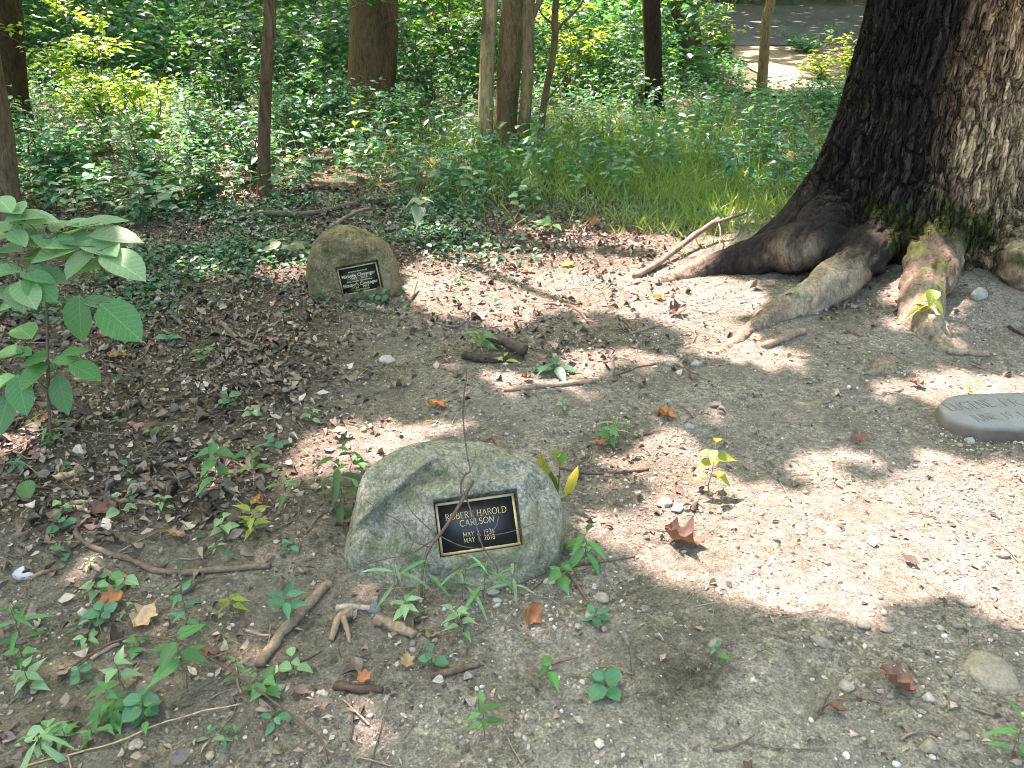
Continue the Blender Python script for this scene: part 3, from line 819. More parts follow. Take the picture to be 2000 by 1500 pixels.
def big_tree():
    tx, ty = TREE; z0 = g1(tx, ty) - 0.18
    root = add_tree_root('old_tree', (tx, ty, z0), 'huge old tree with rough bark, mossy foot and wide flaring roots')
    O = np.array([tx, ty, z0])
    n = 72; zs = np.concatenate([np.linspace(-0.25, 1.0, 28), np.linspace(1.06, 2.6, 18)])
    th = np.linspace(0, 2 * math.pi, n, endpoint=False)
    lobes = [(R(187), 0.60, 0.30, 0.46), (R(232), 0.26, 0.26, 0.34), (R(262), 0.30, 0.20, 0.30), (R(240), -0.22, 0.09, 0.30), (R(292), 0.16, 0.25, 0.5), (R(338), 0.40, 0.34, 0.36), (R(40), 0.4, 0.35, 0.35), (R(105), 0.35, 0.35, 0.35), (R(150), 0.25, 0.3, 0.35)]
    rings = []
    for z in zs:
        zz = max(z, 0) - 0.0
        r = 0.455 + 0.16 * math.exp(-zz / 0.75) + 0 * th
        for (a, A, w, h) in lobes:
            dth = (th - a + math.pi) % (2 * math.pi) - math.pi
            r = r + A * np.exp(-(dth / w) ** 2) * math.exp(-zz / h) + 0.035 * np.exp(-(dth / (w * 0.8)) ** 2) * math.exp(-zz / 1.6)
        rings.append(np.stack([r * np.cos(th) - 0.02 * z, r * np.sin(th), np.full(n, z)], -1))
    V = np.concatenate(rings + [np.array([[0, 0, zs[0]], [0, 0, zs[-1]]])]); m = len(zs)
    i = np.arange(m - 1)[:, None] * n; j = np.arange(n)[None]; k = (j + 1) % n
    Q = np.stack([i + j, i + k, i + n + k, i + n + j], -1).reshape(-1, 4)
    jj = np.arange(n)
    T = np.concatenate([np.stack([np.full(n, m * n), (jj + 1) % n, jj], -1), np.stack([np.full(n, m * n + 1), (m - 1) * n + jj, (m - 1) * n + (jj + 1) % n], -1)])
    mb = MB(); mb.add(V, [Q, T])
    # roots that run out over the ground: (pixel path, radii, height above ground)
    def rt(pp, rad, hs, deg, hi=0.62):
        P = [G(*p) + np.array([0, 0, h]) - O for p, h in zip(pp, hs)]
        e = np.array([math.cos(R(deg)), math.sin(R(deg)), 0])
        P = [e * 0.30 + [0, 0, hi], e * 0.52 + [0, 0, hi * 0.55]] + P; rad = [0.16, 0.17] + rad
        path = smooth_path(np.array(P), 34); rr = np.interp(np.linspace(0, 1, 34), np.linspace(0, 1, len(rad)), rad)
        rr = rr * (1 + 0.12 * fbm2(np.arange(34) * 0.3, np.zeros(34) + pp[0][0], 1.0, 2, 4))
        mb.add(*tube(path, rr, 14))
    rt([(1570, 530), (1490, 526), (1400, 528), (1320, 540), (1250, 556)], [0.15, 0.13, 0.09, 0.06, 0.02], [0.18, 0.09, 0.02, -0.01, -0.03], 187, 0.7)
    rt([(1610, 588), (1540, 606), (1488, 630), (1435, 662), (1385, 699)], [0.11, 0.085, 0.068, 0.05, 0.02], [0.06, 0.015, -0.01, -0.015, -0.03], 228, 0.5)
    rt([(1795, 612), (1820, 645), (1862, 692)], [0.12, 0.10, 0.04], [0.02, -0.03, -0.05], 262, 0.62)
    rt([(2000, 556), (2090, 578)], [0.14, 0.07], [0.08, -0.03], 320, 0.6)
    P = np.array([G(*p) + [0, 0, h] - O for p, h in (((1690, 742), -0.045), ((1722, 718), -0.03), ((1765, 690), -0.045))])
    mb.add(*tube(smooth_path(P, 14), np.interp(np.linspace(0, 1, 14), [0, .5, 1], [0.04, 0.07, 0.04]), 12))
    o = mb.obj('trunk', M['bigbark'], root, smooth=True)
    md = o.modifiers.new('remesh', 'REMESH'); md.mode = 'VOXEL'; md.voxel_size = 0.0128; md.use_smooth_shade = True
    m2 = o.modifiers.new('soften', 'SMOOTH'); m2.factor = 0.5; m2.iterations = 14
    bpy.context.view_layer.update()
    me = bpy.data.meshes.new_from_object(o.evaluated_get(bpy.context.evaluated_depsgraph_get()))
    o.modifiers.clear(); bpy.data.meshes.remove(o.data) if False else None
    nv = len(me.vertices); V = np.zeros(nv * 3); me.vertices.foreach_get('co', V); V = V.reshape(-1, 3)
    N = np.zeros(nv * 3); me.vertices.foreach_get('normal', N); N = N.reshape(-1, 3)
    rho = np.hypot(V[:, 0], V[:, 1]); th = np.arctan2(V[:, 1], V[:, 0]); z = V[:, 2]
    tc = (th - R(270) + math.pi) % (2 * math.pi) - math.pi
    s = z - 0.85 * np.clip(rho - 0.5, 0, None); ac = tc * 0.6
    wv = fbm(V * 3.5, 3, 70)
    f1, f2, cid = worley(np.stack([ac / 0.050 + 0.8 * wv, s / 0.27 + 0.8 * fbm(V * 6, 2, 72)], -1), 5)
    g1_, g2_, cid2 = worley(np.stack([ac / 0.024 + 0.5 * wv, s / 0.10], -1), 8)
    crack = 1 - sstep(0.02, 0.22, f2 - f1); c2 = 1 - sstep(0.02, 0.22, g2_ - g1_)
    w0 = 0.98 + 0.40 * np.exp(-(((th - R(198) + math.pi) % (2 * math.pi) - math.pi) / 0.22) ** 2)
    worn = np.clip(sstep(0.0, 0.30, rho - w0 + 0.12 * fbm(V * 4, 3, 79)) * (1 - sstep(0.15, 0.40, z)), 0, 1)     # rubbed, bare root backs
    pk = np.clip(1 - 1.25 * sstep(0.66, 0.92, rho) * (1 - sstep(0.25, 0.60, z)), 0, 1)
    amp = np.minimum(1 - 0.85 * worn, 0.10 + 0.9 * pk)
    disp = amp * (-0.030 * crack - 0.006 * c2 + 0.014 * (cid - 0.5) + 0.006 * (cid2 - 0.5)) + 0.006 * fbm(V * np.array([30, 30, 9]), 3, 75) + 0.010 * worn * fbm(V * 14, 3, 77) + 0.022 * sstep(0.8, 1.2, rho) * fbm(V * 6, 4, 78)
    stv = fbm(np.stack([ac * 38 + 2 * wv, s * 4.5, 0 * s], -1), 4, 88) + 0.5 * fbm(np.stack([ac * 90, s * 12, 0 * s], -1), 2, 89)
    disp = disp + 0.020 * (1 - pk) * stv
    V2 = V + N * disp[:, None]
    me.vertices.foreach_set('co', V2.ravel())
    col = mixc((0.165, 0.125, 0.078), (0.50, 0.40, 0.255), np.clip(0.62 * cid + 0.3 * cid2 + 0.25 * fbm(V * 2.0, 3, 80), 0, 1))
    col = col * (1 - 0.55 * (crack * amp)[:, None]) + np.array([0.055, 0.042, 0.032]) * 0.55 * (crack * amp)[:, None]
    warm = np.clip(fbm(V * 1.7, 3, 81) * 1.5 - 0.35, 0, 0.6); col = col * (1 - warm[:, None]) + np.array([0.30, 0.19, 0.11]) * warm[:, None]
    left_dark = sstep(-0.25, 0.35, -np.cos(th - R(14)) + 0.5 * fbm(V * np.array([2.2, 2.2, 0.8]), 3, 82) - 0.30) * (1 - worn)   # near-black tone over the left flank and left root
    col = col * (1 - 0.95 * left_dark[:, None]) + np.array([0.010, 0.009, 0.009]) * 0.95 * left_dark[:, None]
    col = col * np.clip(1 + 0.75 * (1 - pk) * stv, 0.3, 1.7)[:, None]
    mo = fbm(V * 3.0, 4, 83) + 0.5 * fbm(V * 14, 3, 84)
    moss = sstep(-0.05, 0.45, mo + 0.75 * np.exp(-((z - 0.30) / 0.34) ** 2) * sstep(-0.4, 0.5, np.cos(th - R(290))) * 1.0 - 0.70)
    moss = moss * (1 - sstep(0.55, 0.95, z)) * (1 - 0.8 * sstep(1.15, 1.4, rho))
    col = col * (1 - moss[:, None]) + (np.array([0.042, 0.056, 0.012]) * (1 + 0.5 * fbm(V * 20, 2, 85))[:, None]) * moss[:, None]
    col = col * (1 - 0.7 * worn[:, None]) + (np.array([0.235, 0.20, 0.145]) * np.clip(1 + 0.6 * stv, 0.4, 1.6)[:, None]) * 0.7 * worn[:, None]
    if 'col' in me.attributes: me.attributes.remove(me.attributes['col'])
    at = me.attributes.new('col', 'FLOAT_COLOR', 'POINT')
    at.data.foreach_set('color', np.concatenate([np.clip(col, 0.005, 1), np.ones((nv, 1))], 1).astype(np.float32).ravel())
    at = me.attributes.new('plate', 'FLOAT_COLOR', 'POINT'); at.data.foreach_set('color', np.repeat(pk[:, None], 4, 1).astype(np.float32).ravel())
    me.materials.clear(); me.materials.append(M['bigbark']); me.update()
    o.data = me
    # upper trunk, forking limbs
    up = MB(); zs = np.linspace(2.5, 6.5, 14)
    V, F = tube(np.stack([-0.02 * zs, 0.02 * (zs - 2.5), zs], -1), np.linspace(0.47, 0.36, 14), 20); V += 0.02 * fbm(V * 4, 3, 6)[:, None]
    up.add(V, F, (0.22, 0.18, 0.14)); up.obj('upper_trunk', M['bark'], root, smooth=True)
    for a, L, h in ((200, 4.5, 3.2), (250, 5.0, 2.8), (310, 4.0, 3.0), (20, 4.5, 3.0), (80, 4.5, 3.4), (140, 4.5, 3.1)):
        lm = MB(); p0 = np.array([-0.12, 0.05, 6.0]); t = np.linspace(0, 1, 12)[:, None]
        P = p0 + t * np.array([math.cos(R(a)) * L, math.sin(R(a)) * L, h]) + (t ** 2) * np.array([0, 0, 0.6]); P += 0.12 * np.stack([fbm(P * 0.9, 2, 30 + q) for q in range(3)], -1) * t
        lm.add(*tube(P, np.linspace(0.24, 0.05, 12), 10), (0.2, 0.17, 0.13)); lm.obj('limb', M['bark'], root, smooth=True)
    TREES.append((tx, ty, root, O))
big_tree()

# ------------------------------------------------------------------ other trees
def tree(name, label, Y, pts, w_px, top=8.0, c0=(0.16, 0.125, 0.09), c1=(0.30, 0.24, 0.17), blotch=None, rough=0.02, seed=1, branches=()):
    P = [AY(x, y, Y) for x, y in pts]
    base = P[0].copy(); gb = g1(base[0], Y)
    P[0] = np.array([base[0], Y, gb - 0.15])
    dirn = nrm(P[-1] - P[0]); dirn = nrm(dirn * np.array([0.6, 0.6, 1]))
    t = P[-1].copy()
    while t[2] < top:
        t = t + dirn * 1.2; dirn = nrm(dirn * np.array([0.85, 0.85, 1])); P.append(t.copy())
    O = np.array([P[0][0], Y, gb])
    path = smooth_path(np.array(P) - O, 110)
    zc = Y * CP + CAMH * SP
    r0 = w_px / FPX * zc / 2
    hz = path[:, 2]
    rad = r0 * (1 - 0.045 * np.clip(hz, 0, 8)) * (1 + 0.35 * np.exp(-np.clip(hz, 0, 9) / 0.16))
    V, F = tube(path, rad, 28)
    q = V.copy(); q[:, 2] *= 0.28
    d = fbm(q * (6.0 / max(r0, .06) * 0.16), 4, seed * 7 + 1)
    cen = np.concatenate([np.repeat(path, 28, 0), path[:1], path[-1:]])
    V = V + nrm(V - cen) * (d * rough * r0 / 0.15)[:, None]
    col = mixc(c0, c1, np.clip(0.5 + 0.9 * d, 0, 1))
    if blotch is not None:
        b = sstep(0.05, 0.4, fbm(V * np.array([5, 5, 2.2]), 3, seed + 50)); col = col * (1 - b[:, None]) + np.array(blotch) * b[:, None]
    col = col * np.array([1.15, 1.06, 0.84])
    root = add_tree_root(name, O, label)
    mb = MB(); mb.add(V, F, col); mb.obj('trunk', M['bark'], root, smooth=True)
    for bp in branches:
        Q = np.array([AY(x, y, Y + dy) for x, y, dy in bp[0]]) - O
        bm = MB(); bm.add(*tube(smooth_path(Q, 20), np.interp(np.linspace(0, 1, 20), [0, 1], bp[1]), 8), mixc(c0, c1, [0.5])[0]); bm.obj('branch', M['bark'], root, smooth=True)
    TREES.append((P[-1][0], P[-1][1], root, O))
    return root

tree('shade_tree', 'dark leaning tree trunk with the bushes pressed round its foot', 9.4, [(14, 285), (8, 150), (-5, 0)], 78, 8, (0.035, 0.026, 0.018), (0.075, 0.055, 0.037), seed=2)
tree('shade_tree', 'slim brown trunk rising behind the big-leaved sapling', 6.0, [(-4, 440), (-14, 300), (-30, 180)], 72, 7, (0.09, 0.068, 0.047), (0.19, 0.15, 0.11), seed=3)
tree('young_tree', 'thin straight young tree among the sunlit bushes', 6.75, [(513, 388), (516, 280), (521, 120), (527, 0)], 23, 6, (0.075, 0.054, 0.036), (0.15, 0.11, 0.075), seed=4, rough=0.012)
tree('shade_tree', 'thick brown furrowed trunk above the olive boulder', 11.6, [(727, 235), (729, 120), (731, 0)], 90, 9, (0.065, 0.046, 0.028), (0.14, 0.10, 0.062), seed=5, rough=0.025)
tree('beech_tree', 'pale smooth trunk with dark blotches, first of the clump', 8.5, [(945, 292), (949, 200), (954, 60), (958, 0)], 29, 8, (0.25, 0.21, 0.125), (0.36, 0.31, 0.20), (0.10, 0.08, 0.05), 0.008, 6)
tree('beech_tree', 'stout greenish-brown trunk in the middle of the clump', 8.6, [(984, 290), (990, 200), (998, 60), (1001, 0)], 46, 8, (0.085, 0.065, 0.034), (0.19, 0.155, 0.09), (0.24, 0.205, 0.12), 0.02, 7)
tree('beech_tree', 'slender forked grey-brown trunk beside the clump', 8.4, [(1015, 300), (1027, 200), (1032, 90), (1033, 0)], 23, 7, (0.13, 0.10, 0.06), (0.24, 0.20, 0.125), (0.09, 0.07, 0.045), 0.01, 8, branches=[([(1033, 45, 0), (1045, 20, 0), (1065, -20, 0), (1100, -120, .1)], (0.04, 0.02))])
tree('dead_sapling', 'crooked thin bare sapling with spreading twigs', 8.8, [(1052, 275), (1062, 205), (1078, 120), (1085, 60), (1084, 30)], 13, 2.2, (0.10, 0.075, 0.045), (0.18, 0.14, 0.085), seed=9, rough=0.01,
     branches=[([(1078, 75, 0), (1100, 45, 0), (1130, 15, 0), (1150, -20, 0)], (0.018, 0.008)), ([(1084, 50, 0), (1060, 30, 0), (1048, 5, 0)], (0.014, 0.006)), ([(1065, 200, 0), (1090, 170, .1), (1115, 150, .1)], (0.014, 0.005)), ([(1100, 45, 0), (1120, 55, .1), (1150, 35, .1)], (0.01, 0.004))])
tree('shade_tree', 'straight blackish trunk in the weeds by the leaning tree', 11.4, [(1279, 240), (1276, 120), (1273, 0)], 34, 9, (0.018, 0.014, 0.010), (0.045, 0.034, 0.025), seed=10)
tree('shade_tree', 'leaning grey trunk with ivy near the sandy path', 14.6, [(1356, 150), (1348, 90), (1338, 30), (1330, 0)], 44, 9, (0.06, 0.05, 0.032), (0.20, 0.165, 0.11), (0.04, 0.042, 0.02), 0.02, 11)
tree('young_tree', 'thin light-barked young tree standing before the path', 12.6, [(1487, 195), (1492, 110), (1498, 30), (1506, 0)], 19, 7, (0.14, 0.105, 0.055), (0.26, 0.21, 0.12), seed=12, rough=0.01)

# ------------------------------------------------------------------ unseen crowns overhead, shaped for the light: leaves block the sun outside the gaps
def build_crowns():
    tops = np.array([(t[0], t[1]) for t in TREES])
    mbs = [MB() for _ in TREES]
    def layer(x0, x1, y0, y1, step, L, h0, h1, seed, drop=0.0):
        xs = np.arange(x0, x1, step); ys = np.arange(y0, y1, step)
        X, Y = np.meshgrid(xs, ys); q = np.stack([X.ravel(), Y.ravel()], -1) + RNG.uniform(-0.5, 0.5, (X.size, 2)) * step
        keep = RNG.random(len(q)) >= drop
        u = RNG.random(len(q))
        for poly, k in GAPS:
            keep &= ~(in_poly(q, poly) & (u >= k))
        q = q[keep]; n = len(q)
        h = h0 + (h1 - h0) * RNG.random(n)
        P = np.concatenate([q, np.zeros((n, 1))], 1) + (SUN / SUN[2])[None] * h[:, None]
        D = rand_dir(n, -0.1); N = nrm(up_n(n, 0.35) + 0.8 * SUN)
        c = mixc((0.045, 0.105, 0.03), (0.085, 0.165, 0.05), RNG.random(n))
        Ls = L * RNG.uniform(0.8, 1.25, n)
        own = np.argmin(((P[:, None, :2] - tops[None]) ** 2).sum(-1) - np.array([16.0] + [0.0] * (len(TREES) - 1))[None], 1)
        for i in range(len(TREES)):
            m = own == i
            if m.any(): leaves(mbs[i], (P - D * 0.0)[m] - 0.5 * Ls[m][:, None] * nrm(D[m]) - TREES[i][3], D[m], N[m], Ls[m], Ls[m] * 0.72, c[m], T_MED)
    layer(-4.2, 4.2, 0.6, 7.5, 0.105, 0.22, 5.0, 8.0, 1)
    layer(-4.2, 4.2, 0.6, 7.5, 0.12, 0.22, 5.5, 8.5, 2)
    layer(-16, 18, 7.5, 30, 0.26, 0.50, 6.0, 9.0, 3, 0.06)
    layer(-16, 18, 7.5, 30, 0.30, 0.50, 6.5, 9.5, 4, 0.10)
    for sx in (-1, 1):
        a, b = (-9, -4.2) if sx < 0 else (4.2, 9)
        layer(a, b, -2, 7.5, 0.24, 0.42, 5.5, 8.5, 5)
    layer(-4.2, 4.2, -4, 0.6, 0.24, 0.42, 5.5, 8.5, 6, 0.3)
    for i, t in enumerate(TREES):
        if mbs[i].n and t[2].name.split('.')[0] != 'dead_sapling': mbs[i].obj('crown', M['canopy'], t[2])
        elif mbs[i].n:   # give a bare sapling's share to its neighbour
            for V in mbs[i].V: V += (t[3] - TREES[i - 1][3])
            mbs[i].obj('crown', M['canopy'], TREES[i - 1][2])
build_crowns()

# ------------------------------------------------------------------ scatter helper
def scatter(n, x0, x1, y0, y1, dens):
    q = np.stack([RNG.uniform(x0, x1, n), RNG.uniform(y0, y1, n)], -1)
    z = gz(q[:, 0], q[:, 1]); P = np.concatenate([q, z[:, None]], 1)
    px, py, zc = to_px(P)
    m = RNG.random(n) < dens(px, py, P)
    m &= (px > -350) & (px < 2350) & (py < 1750)
    return P[m], px[m], py[m]

def in_rocks(P, mrg=0.0):
    m = np.zeros(len(P), bool)
    for (cx, cy, rx, ry) in ((-0.17, 1.98, 0.34, 0.19), (-0.93, 4.52, 0.28, 0.15), (2.05, 2.92, 0.42, 0.16)):
        m |= ((P[:, 0] - cx) / (rx + mrg)) ** 2 + ((P[:, 1] - cy) / (ry + mrg)) ** 2 < 1
    return m

# ------------------------------------------------------------------ leaf litter, crumbs, gravel, twigs
def litter():
    mb = MB()
    pal = np.array([(0.125, 0.085, 0.055), (0.18, 0.13, 0.08), (0.24, 0.175, 0.115), (0.075, 0.052, 0.034), (0.32, 0.245, 0.165), (0.15, 0.115, 0.085), (0.42, 0.34, 0.24)])
    P, px, py = scatter(150000, -4.6, 4.6, 1.0, 7.0, lambda a, b, q: 0.005 + 0.95 * zone_litter(a, b) * np.clip(0.62 + 0.9 * fbm2(q[:, 0], q[:, 1], 2.6, 3, 90), 0.15, 1))
    P = P[~in_rocks(P, -0.02)]
    n = len(P); kind = RNG.integers(0, 3, n); L = RNG.gamma(3.4, 0.0073, n).clip(0.010, 0.07)
    D = rand_dir(n, 0.05); N = up_n(n, 0.42); c = pal[RNG.choice(len(pal), n, p=[.2, .22, .18, .14, .11, .1, .05])] * np.array([1.0, 1.1, 1.16]) * RNG.uniform(0.65, 1.3, (n, 1))
    P[:, 2] += 0.004 + RNG.random(n) * 0.016
    for k, tm in enumerate((T_CURL, T_FLATD, T_CURL2)):
        m = kind == k
        leaves(mb, P[m] - 0.5 * L[m][:, None] * nrm(D[m]), D[m], N[m], L[m], L[m] * RNG.uniform(0.45, 0.8, m.sum()), c[m], tm)
    o = mb.obj('leaf_litter', M['litter']); props(o, 'brown curled dead leaves carpeting the forest floor', 'leaf litter', kind='stuff')
    # crumbs: bits of leaf and bark
    mb = MB()
    P, px, py = scatter(118000, -4.2, 4.2, 1.0, 6.2, lambda a, b, q: np.clip(0.35 + 0.5 * fbm2(q[:, 0], q[:, 1], 3.5, 3, 91) + 0.35 * zone_litter(a, b), 0.08, 1))
    P = P[~in_rocks(P)]; n = len(P); L = RNG.gamma(3.0, 0.0042, n).clip(0.005, 0.032)
    c = mixc((0.055, 0.042, 0.027), (0.46, 0.38, 0.26), RNG.random(n) ** 1.9)
    P[:, 2] += 0.003
    leaves(mb, P, rand_dir(n, 0.1), up_n(n, 0.5), L, L * RNG.uniform(0.2, 0.7, n), c, T_SMALL)
    o = mb.obj('leaf_crumbs', M['litter']); props(o, 'small crumbs of dead leaf and bark strewn over the soil', 'leaf crumbs', kind='stuff')
litter()

ICO1 = ico(1)
def gravel():
    base, F = ico(1)
    variants = []
    for k in range(8):
        r = np.random.default_rng(k); V = base * r.uniform(0.72, 1.2, (len(base), 1)) * np.array([1, r.uniform(0.6, 0.95), r.uniform(0.45, 0.75)]); variants.append(V)
    mb = MB()
    P, px, py = scatter(90000, -3.6, 4.4, 1.0, 6.2, lambda a, b, q: zone_gravel(a, b) * np.clip(0.45 + 1.1 * fbm2(q[:, 0], q[:, 1], 1.8, 4, 95), 0.10, 1))
    P = P[~in_rocks(P)]; n = len(P); s = (0.0026 + RNG.gamma(1.6, 0.0017, n)).clip(0.0026, 0.016)
    pal = np.array([(0.36, 0.33, 0.255), (0.25, 0.225, 0.175), (0.46, 0.43, 0.35), (0.31, 0.26, 0.18), (0.17, 0.16, 0.13), (0.52, 0.49, 0.41)])
    c = pal[RNG.choice(6, n, p=[.27, .24, .13, .2, .12, .04])] * RNG.uniform(0.8, 1.15, (n, 1))
    t = RNG.uniform(0, 2 * math.pi, n); P[:, 2] += 0.0
    kind = RNG.integers(0, 8, n)
    for k in range(8):
        m = np.where(kind == k)[0]; V = variants[k][None] * s[m][:, None, None]
        ct, st = np.cos(t[m])[:, None], np.sin(t[m])[:, None]
        W = np.stack([V[..., 0] * ct - V[..., 1] * st, V[..., 0] * st + V[..., 1] * ct, V[..., 2]], -1) + P[m][:, None]
        W[..., 2] += s[m][:, None] * 0.18
        nb = len(base)
        mb.add(W.reshape(-1, 3), (F[None] + (np.arange(len(m)) * nb)[:, None, None]).reshape(-1, 3), np.repeat(c[m], nb, 0))
    o = mb.obj('gravel', M['pebble']); props(o, 'fine pale gravel and pebbles scattered over bare soil', 'gravel', kind='stuff')
gravel()

def twig_scatter():
    mb = MB()
    P, px, py = scatter(2600, -4.0, 4.0, 1.0, 6.5, lambda a, b, q: np.clip(0.25 + 0.75 * zone_litter(a, b), 0, 1))
    P = P[~in_rocks(P, 0.02)]
    for p in P:
        L = RNG.uniform(0.04, 0.20); a = RNG.uniform(0, math.pi); k = RNG.normal(0, 0.12) * L
        d = np.array([math.cos(a), math.sin(a)]); t = np.linspace(-0.5, 0.5, 4)
        xy = p[:2] + t[:, None] * L * d + (k * (1 - 4 * t * t))[:, None] * np.array([-d[1], d[0]])
        r = RNG.uniform(0.0012, 0.0035); z = gz(xy[:, 0], xy[:, 1]) + r + 0.004
        mb.add(*tube(np.concatenate([xy, z[:, None]], 1), [r, r, r * .8, r * .6], 4, False), np.array((0.16, 0.12, 0.085)) * RNG.uniform(0.6, 2.0))
    o = mb.obj('twig_litter', M['wood']); props(o, 'thin broken twigs lying among the dead leaves', 'twigs', kind='stuff')
    # fine dark rootlets of the mossy mats
    mb = MB()
    P, px, py = scatter(26000, -1.0, 2.5, 1.1, 3.2, lambda a, b, q: 0.8 * np.exp(-((a - 1345) / 60) ** 2 - ((b - 1310) / 62) ** 2) + 0.4 * np.exp(-((a - 1300) / 60) ** 2 - ((b - 1375) / 30) ** 2) + 0.25 * np.exp(-((a - 1250) / 80) ** 2 - ((b - 1150) / 22) ** 2) + 0.004)
    n = len(P); P[:, 2] += 0.002; L = RNG.uniform(0.02, 0.05, n)
    leaves(mb, P, rand_dir(n, 0.35), up_n(n, 0.5), L, L * 0.07, mixc((0.06, 0.055, 0.035), (0.14, 0.12, 0.07), RNG.random(n)), T_SMALL)
    o = mb.obj('dead_moss', M['litter']); props(o, 'dark mat of fine dead rootlets on the bare soil', 'dead moss', kind='stuff')
twig_scatter()

# ------------------------------------------------------------------ ground cover, weeds and grass of the undergrowth (uncountable)
GREENS = ((0.036, 0.13, 0.055), (0.078, 0.25, 0.125), (0.16, 0.32, 0.075), (0.065, 0.235, 0.155))
def green(n, bias=0.5):
    t = RNG.random(n); c = mixc(GREENS[0], GREENS[1], t)
    y = RNG.random(n) < 0.22; c[y] = mixc(GREENS[1], GREENS[2], RNG.random(y.sum()))
    b = RNG.random(n) < 0.3; c[b] = mixc(GREENS[1], GREENS[3], RNG.random(b.sum()))
    return c * RNG.uniform(0.75, 1.2, (n, 1))

def off_path(P):
    return ((P[:, 0] < 3.9 + 0.12 * (P[:, 1] - 13)) | (P[:, 0] > 6.4 + 0.28 * (P[:, 1] - 13)) | (P[:, 1] < 12.6)) & ((P[:, 1] < 18.5) | (P[:, 1] > 27.8))

def undergrowth():
    # ivy-like creeping leaves close to the soil
    mb = MB()
    def d_ivy(a, b, q):
        z1 = np.exp(-((a - 420) / 190) ** 2 - ((b - 490) / 45) ** 2) + np.exp(-((a - 190) / 150) ** 2 - ((b - 570) / 55) ** 2) + np.exp(-((a - 850) / 120) ** 2 - ((b - 480) / 60) ** 2)
        z2 = (1 - sstep(395, 470, b + 30 * np.sin(a / 90.0))) * 0.55
        z3 = 0.10 * np.exp(-((a - 350) / 330) ** 2 - ((b - 720) / 120) ** 2) + 0.06 * (a < 800) * (b > 1000)
        z4 = 0.10 * np.exp(-((a - 690) / 130) ** 2 - ((b - 590) / 18) ** 2)
        return np.clip((z1 * 0.5 + z2 * 0.75) * np.clip(0.45 + 1.6 * fbm2(q[:, 0], q[:, 1], 1.6, 3, 99), 0.03, 1) + z3 * (fbm2(q[:, 0], q[:, 1], 3, 3, 98) > 0.12) + z4, 0, 1)
    P, px, py = scatter(34000, -6.5, 6.0, 1.3, 12, d_ivy)
    P2, _, _ = scatter(60000, -4.5, 1.6, 3.8, 6.6, d_ivy); P = np.concatenate([P, P2])
    P = P[~in_rocks(P, -0.02)]; n = len(P); L = RNG.uniform(0.026, 0.055, n); P[:, 2] += RNG.uniform(0.012, 0.08, n)
    leaves(mb, P, rand_dir(n, 0.0), up_n(n, 0.35), L, L * 0.85, mixc((0.036, 0.115, 0.06), (0.085, 0.21, 0.125), RNG.random(n)), T_MED)
    o = mb.obj('ground_cover', M['foliage']); props(o, 'low creeping ivy-like leaves covering the ground', 'ground cover', kind='stuff')
    # weeds
    mb = MB(); st = MB()
    def d_weed(a, b, q):
        e = 400 + 35 * np.sin(a / 130.0) + 55 * sstep(1300, 1450, a) - 20 * sstep(950, 1150, a)
        return (1 - sstep(e - 40, e + 20, b)) * np.clip(0.9 + 0.7 * fbm2(q[:, 0], q[:, 1], 0.9, 3, 100), 0.3, 1)
    P, px, py = scatter(9800, -9, 9, 5.2, 17, d_weed)
    ok = off_path(P) & (np.hypot(P[:, 0] - TREE[0], P[:, 1] - TREE[1]) > 0.95); P = P[ok]; n = len(P)
    H = (0.17 + 0.36 * sstep(5.8, 8.5, P[:, 1]) * RNG.random(n) + 0.12 * RNG.random(n)) * (1 - 0.35 * (P[:, 0] > 2.5) * (P[:, 1] > 11))
    lean = RNG.normal(0, 0.18, (n, 2))
    for k in range(9):
        t = (k // 2 + 1) / 5.0 if k < 8 else 1.0
        m = RNG.random(n) < 0.9
        Q = P[m] + np.concatenate([lean[m] * (H[m] * t)[:, None], (H[m] * t)[:, None]], 1)
        L = RNG.uniform(0.05, 0.11, m.sum()) * (0.7 + 0.5 * t)
        leaves(mb, Q, rand_dir(m.sum(), -0.05), up_n(m.sum(), 0.28), L, L * RNG.uniform(0.35, 0.6, m.sum()), green(m.sum()), T_MED)
    top = P + np.concatenate([lean * H[:, None], H[:, None]], 1); w = 0.003
    V = np.stack([P + [w, 0, -0.02], P + [-w, w, -0.02], P + [-w, -w, -0.02], top], 1).reshape(-1, 3)
    st.add(V, np.array([(0, 1, 3), (1, 2, 3), (2, 0, 3)])[None].repeat(n, 0).reshape(-1, 3) + np.repeat(np.arange(n) * 4, 3)[:, None], (0.10, 0.12, 0.05))
    o = mb.obj('weeds', M['foliage']); props(o, 'dense broad-leaved green weeds under the trees', 'weeds', kind='stuff')
    s = st.obj('weed_stems', M['litter'], o); props(s, kind='stuff')
    # grass
    mb = MB()
    def d_grass(a, b, q):
        return np.clip(np.exp(-((a - 1180) / 260) ** 2 - ((b - 320) / 70) ** 2) + 1.0 * np.exp(-((a - 1410) / 130) ** 2 - ((b - 415) / 42) ** 2) + 0.5 * np.exp(-((a - 1300) / 100) ** 2 - ((b - 445) / 14) ** 2), 0, 1)
    P, px, py = scatter(52000, -1.5, 5.5, 4.8, 11, d_grass)
    P = P[np.hypot(P[:, 0] - TREE[0], P[:, 1] - TREE[1]) > 0.9]; n = len(P); L = RNG.uniform(0.10, 0.32, n) * (0.55 + 0.45 * sstep(5.2, 7, P[:, 1]))
    leaves(mb, P, rand_dir(n, 1.5), rand_dir(n, 0.2), L, 0.005 + 0.006 * RNG.random(n), mixc((0.08, 0.20, 0.05), (0.22, 0.34, 0.10), RNG.random(n)), T_BLADE)
    o = mb.obj('grass', M['foliage']); props(o, 'soft tufts of long green grass at the foot of the trees', 'grass', kind='stuff')
    # sparse dry and green grass wisps of the clearing
    mb = MB()
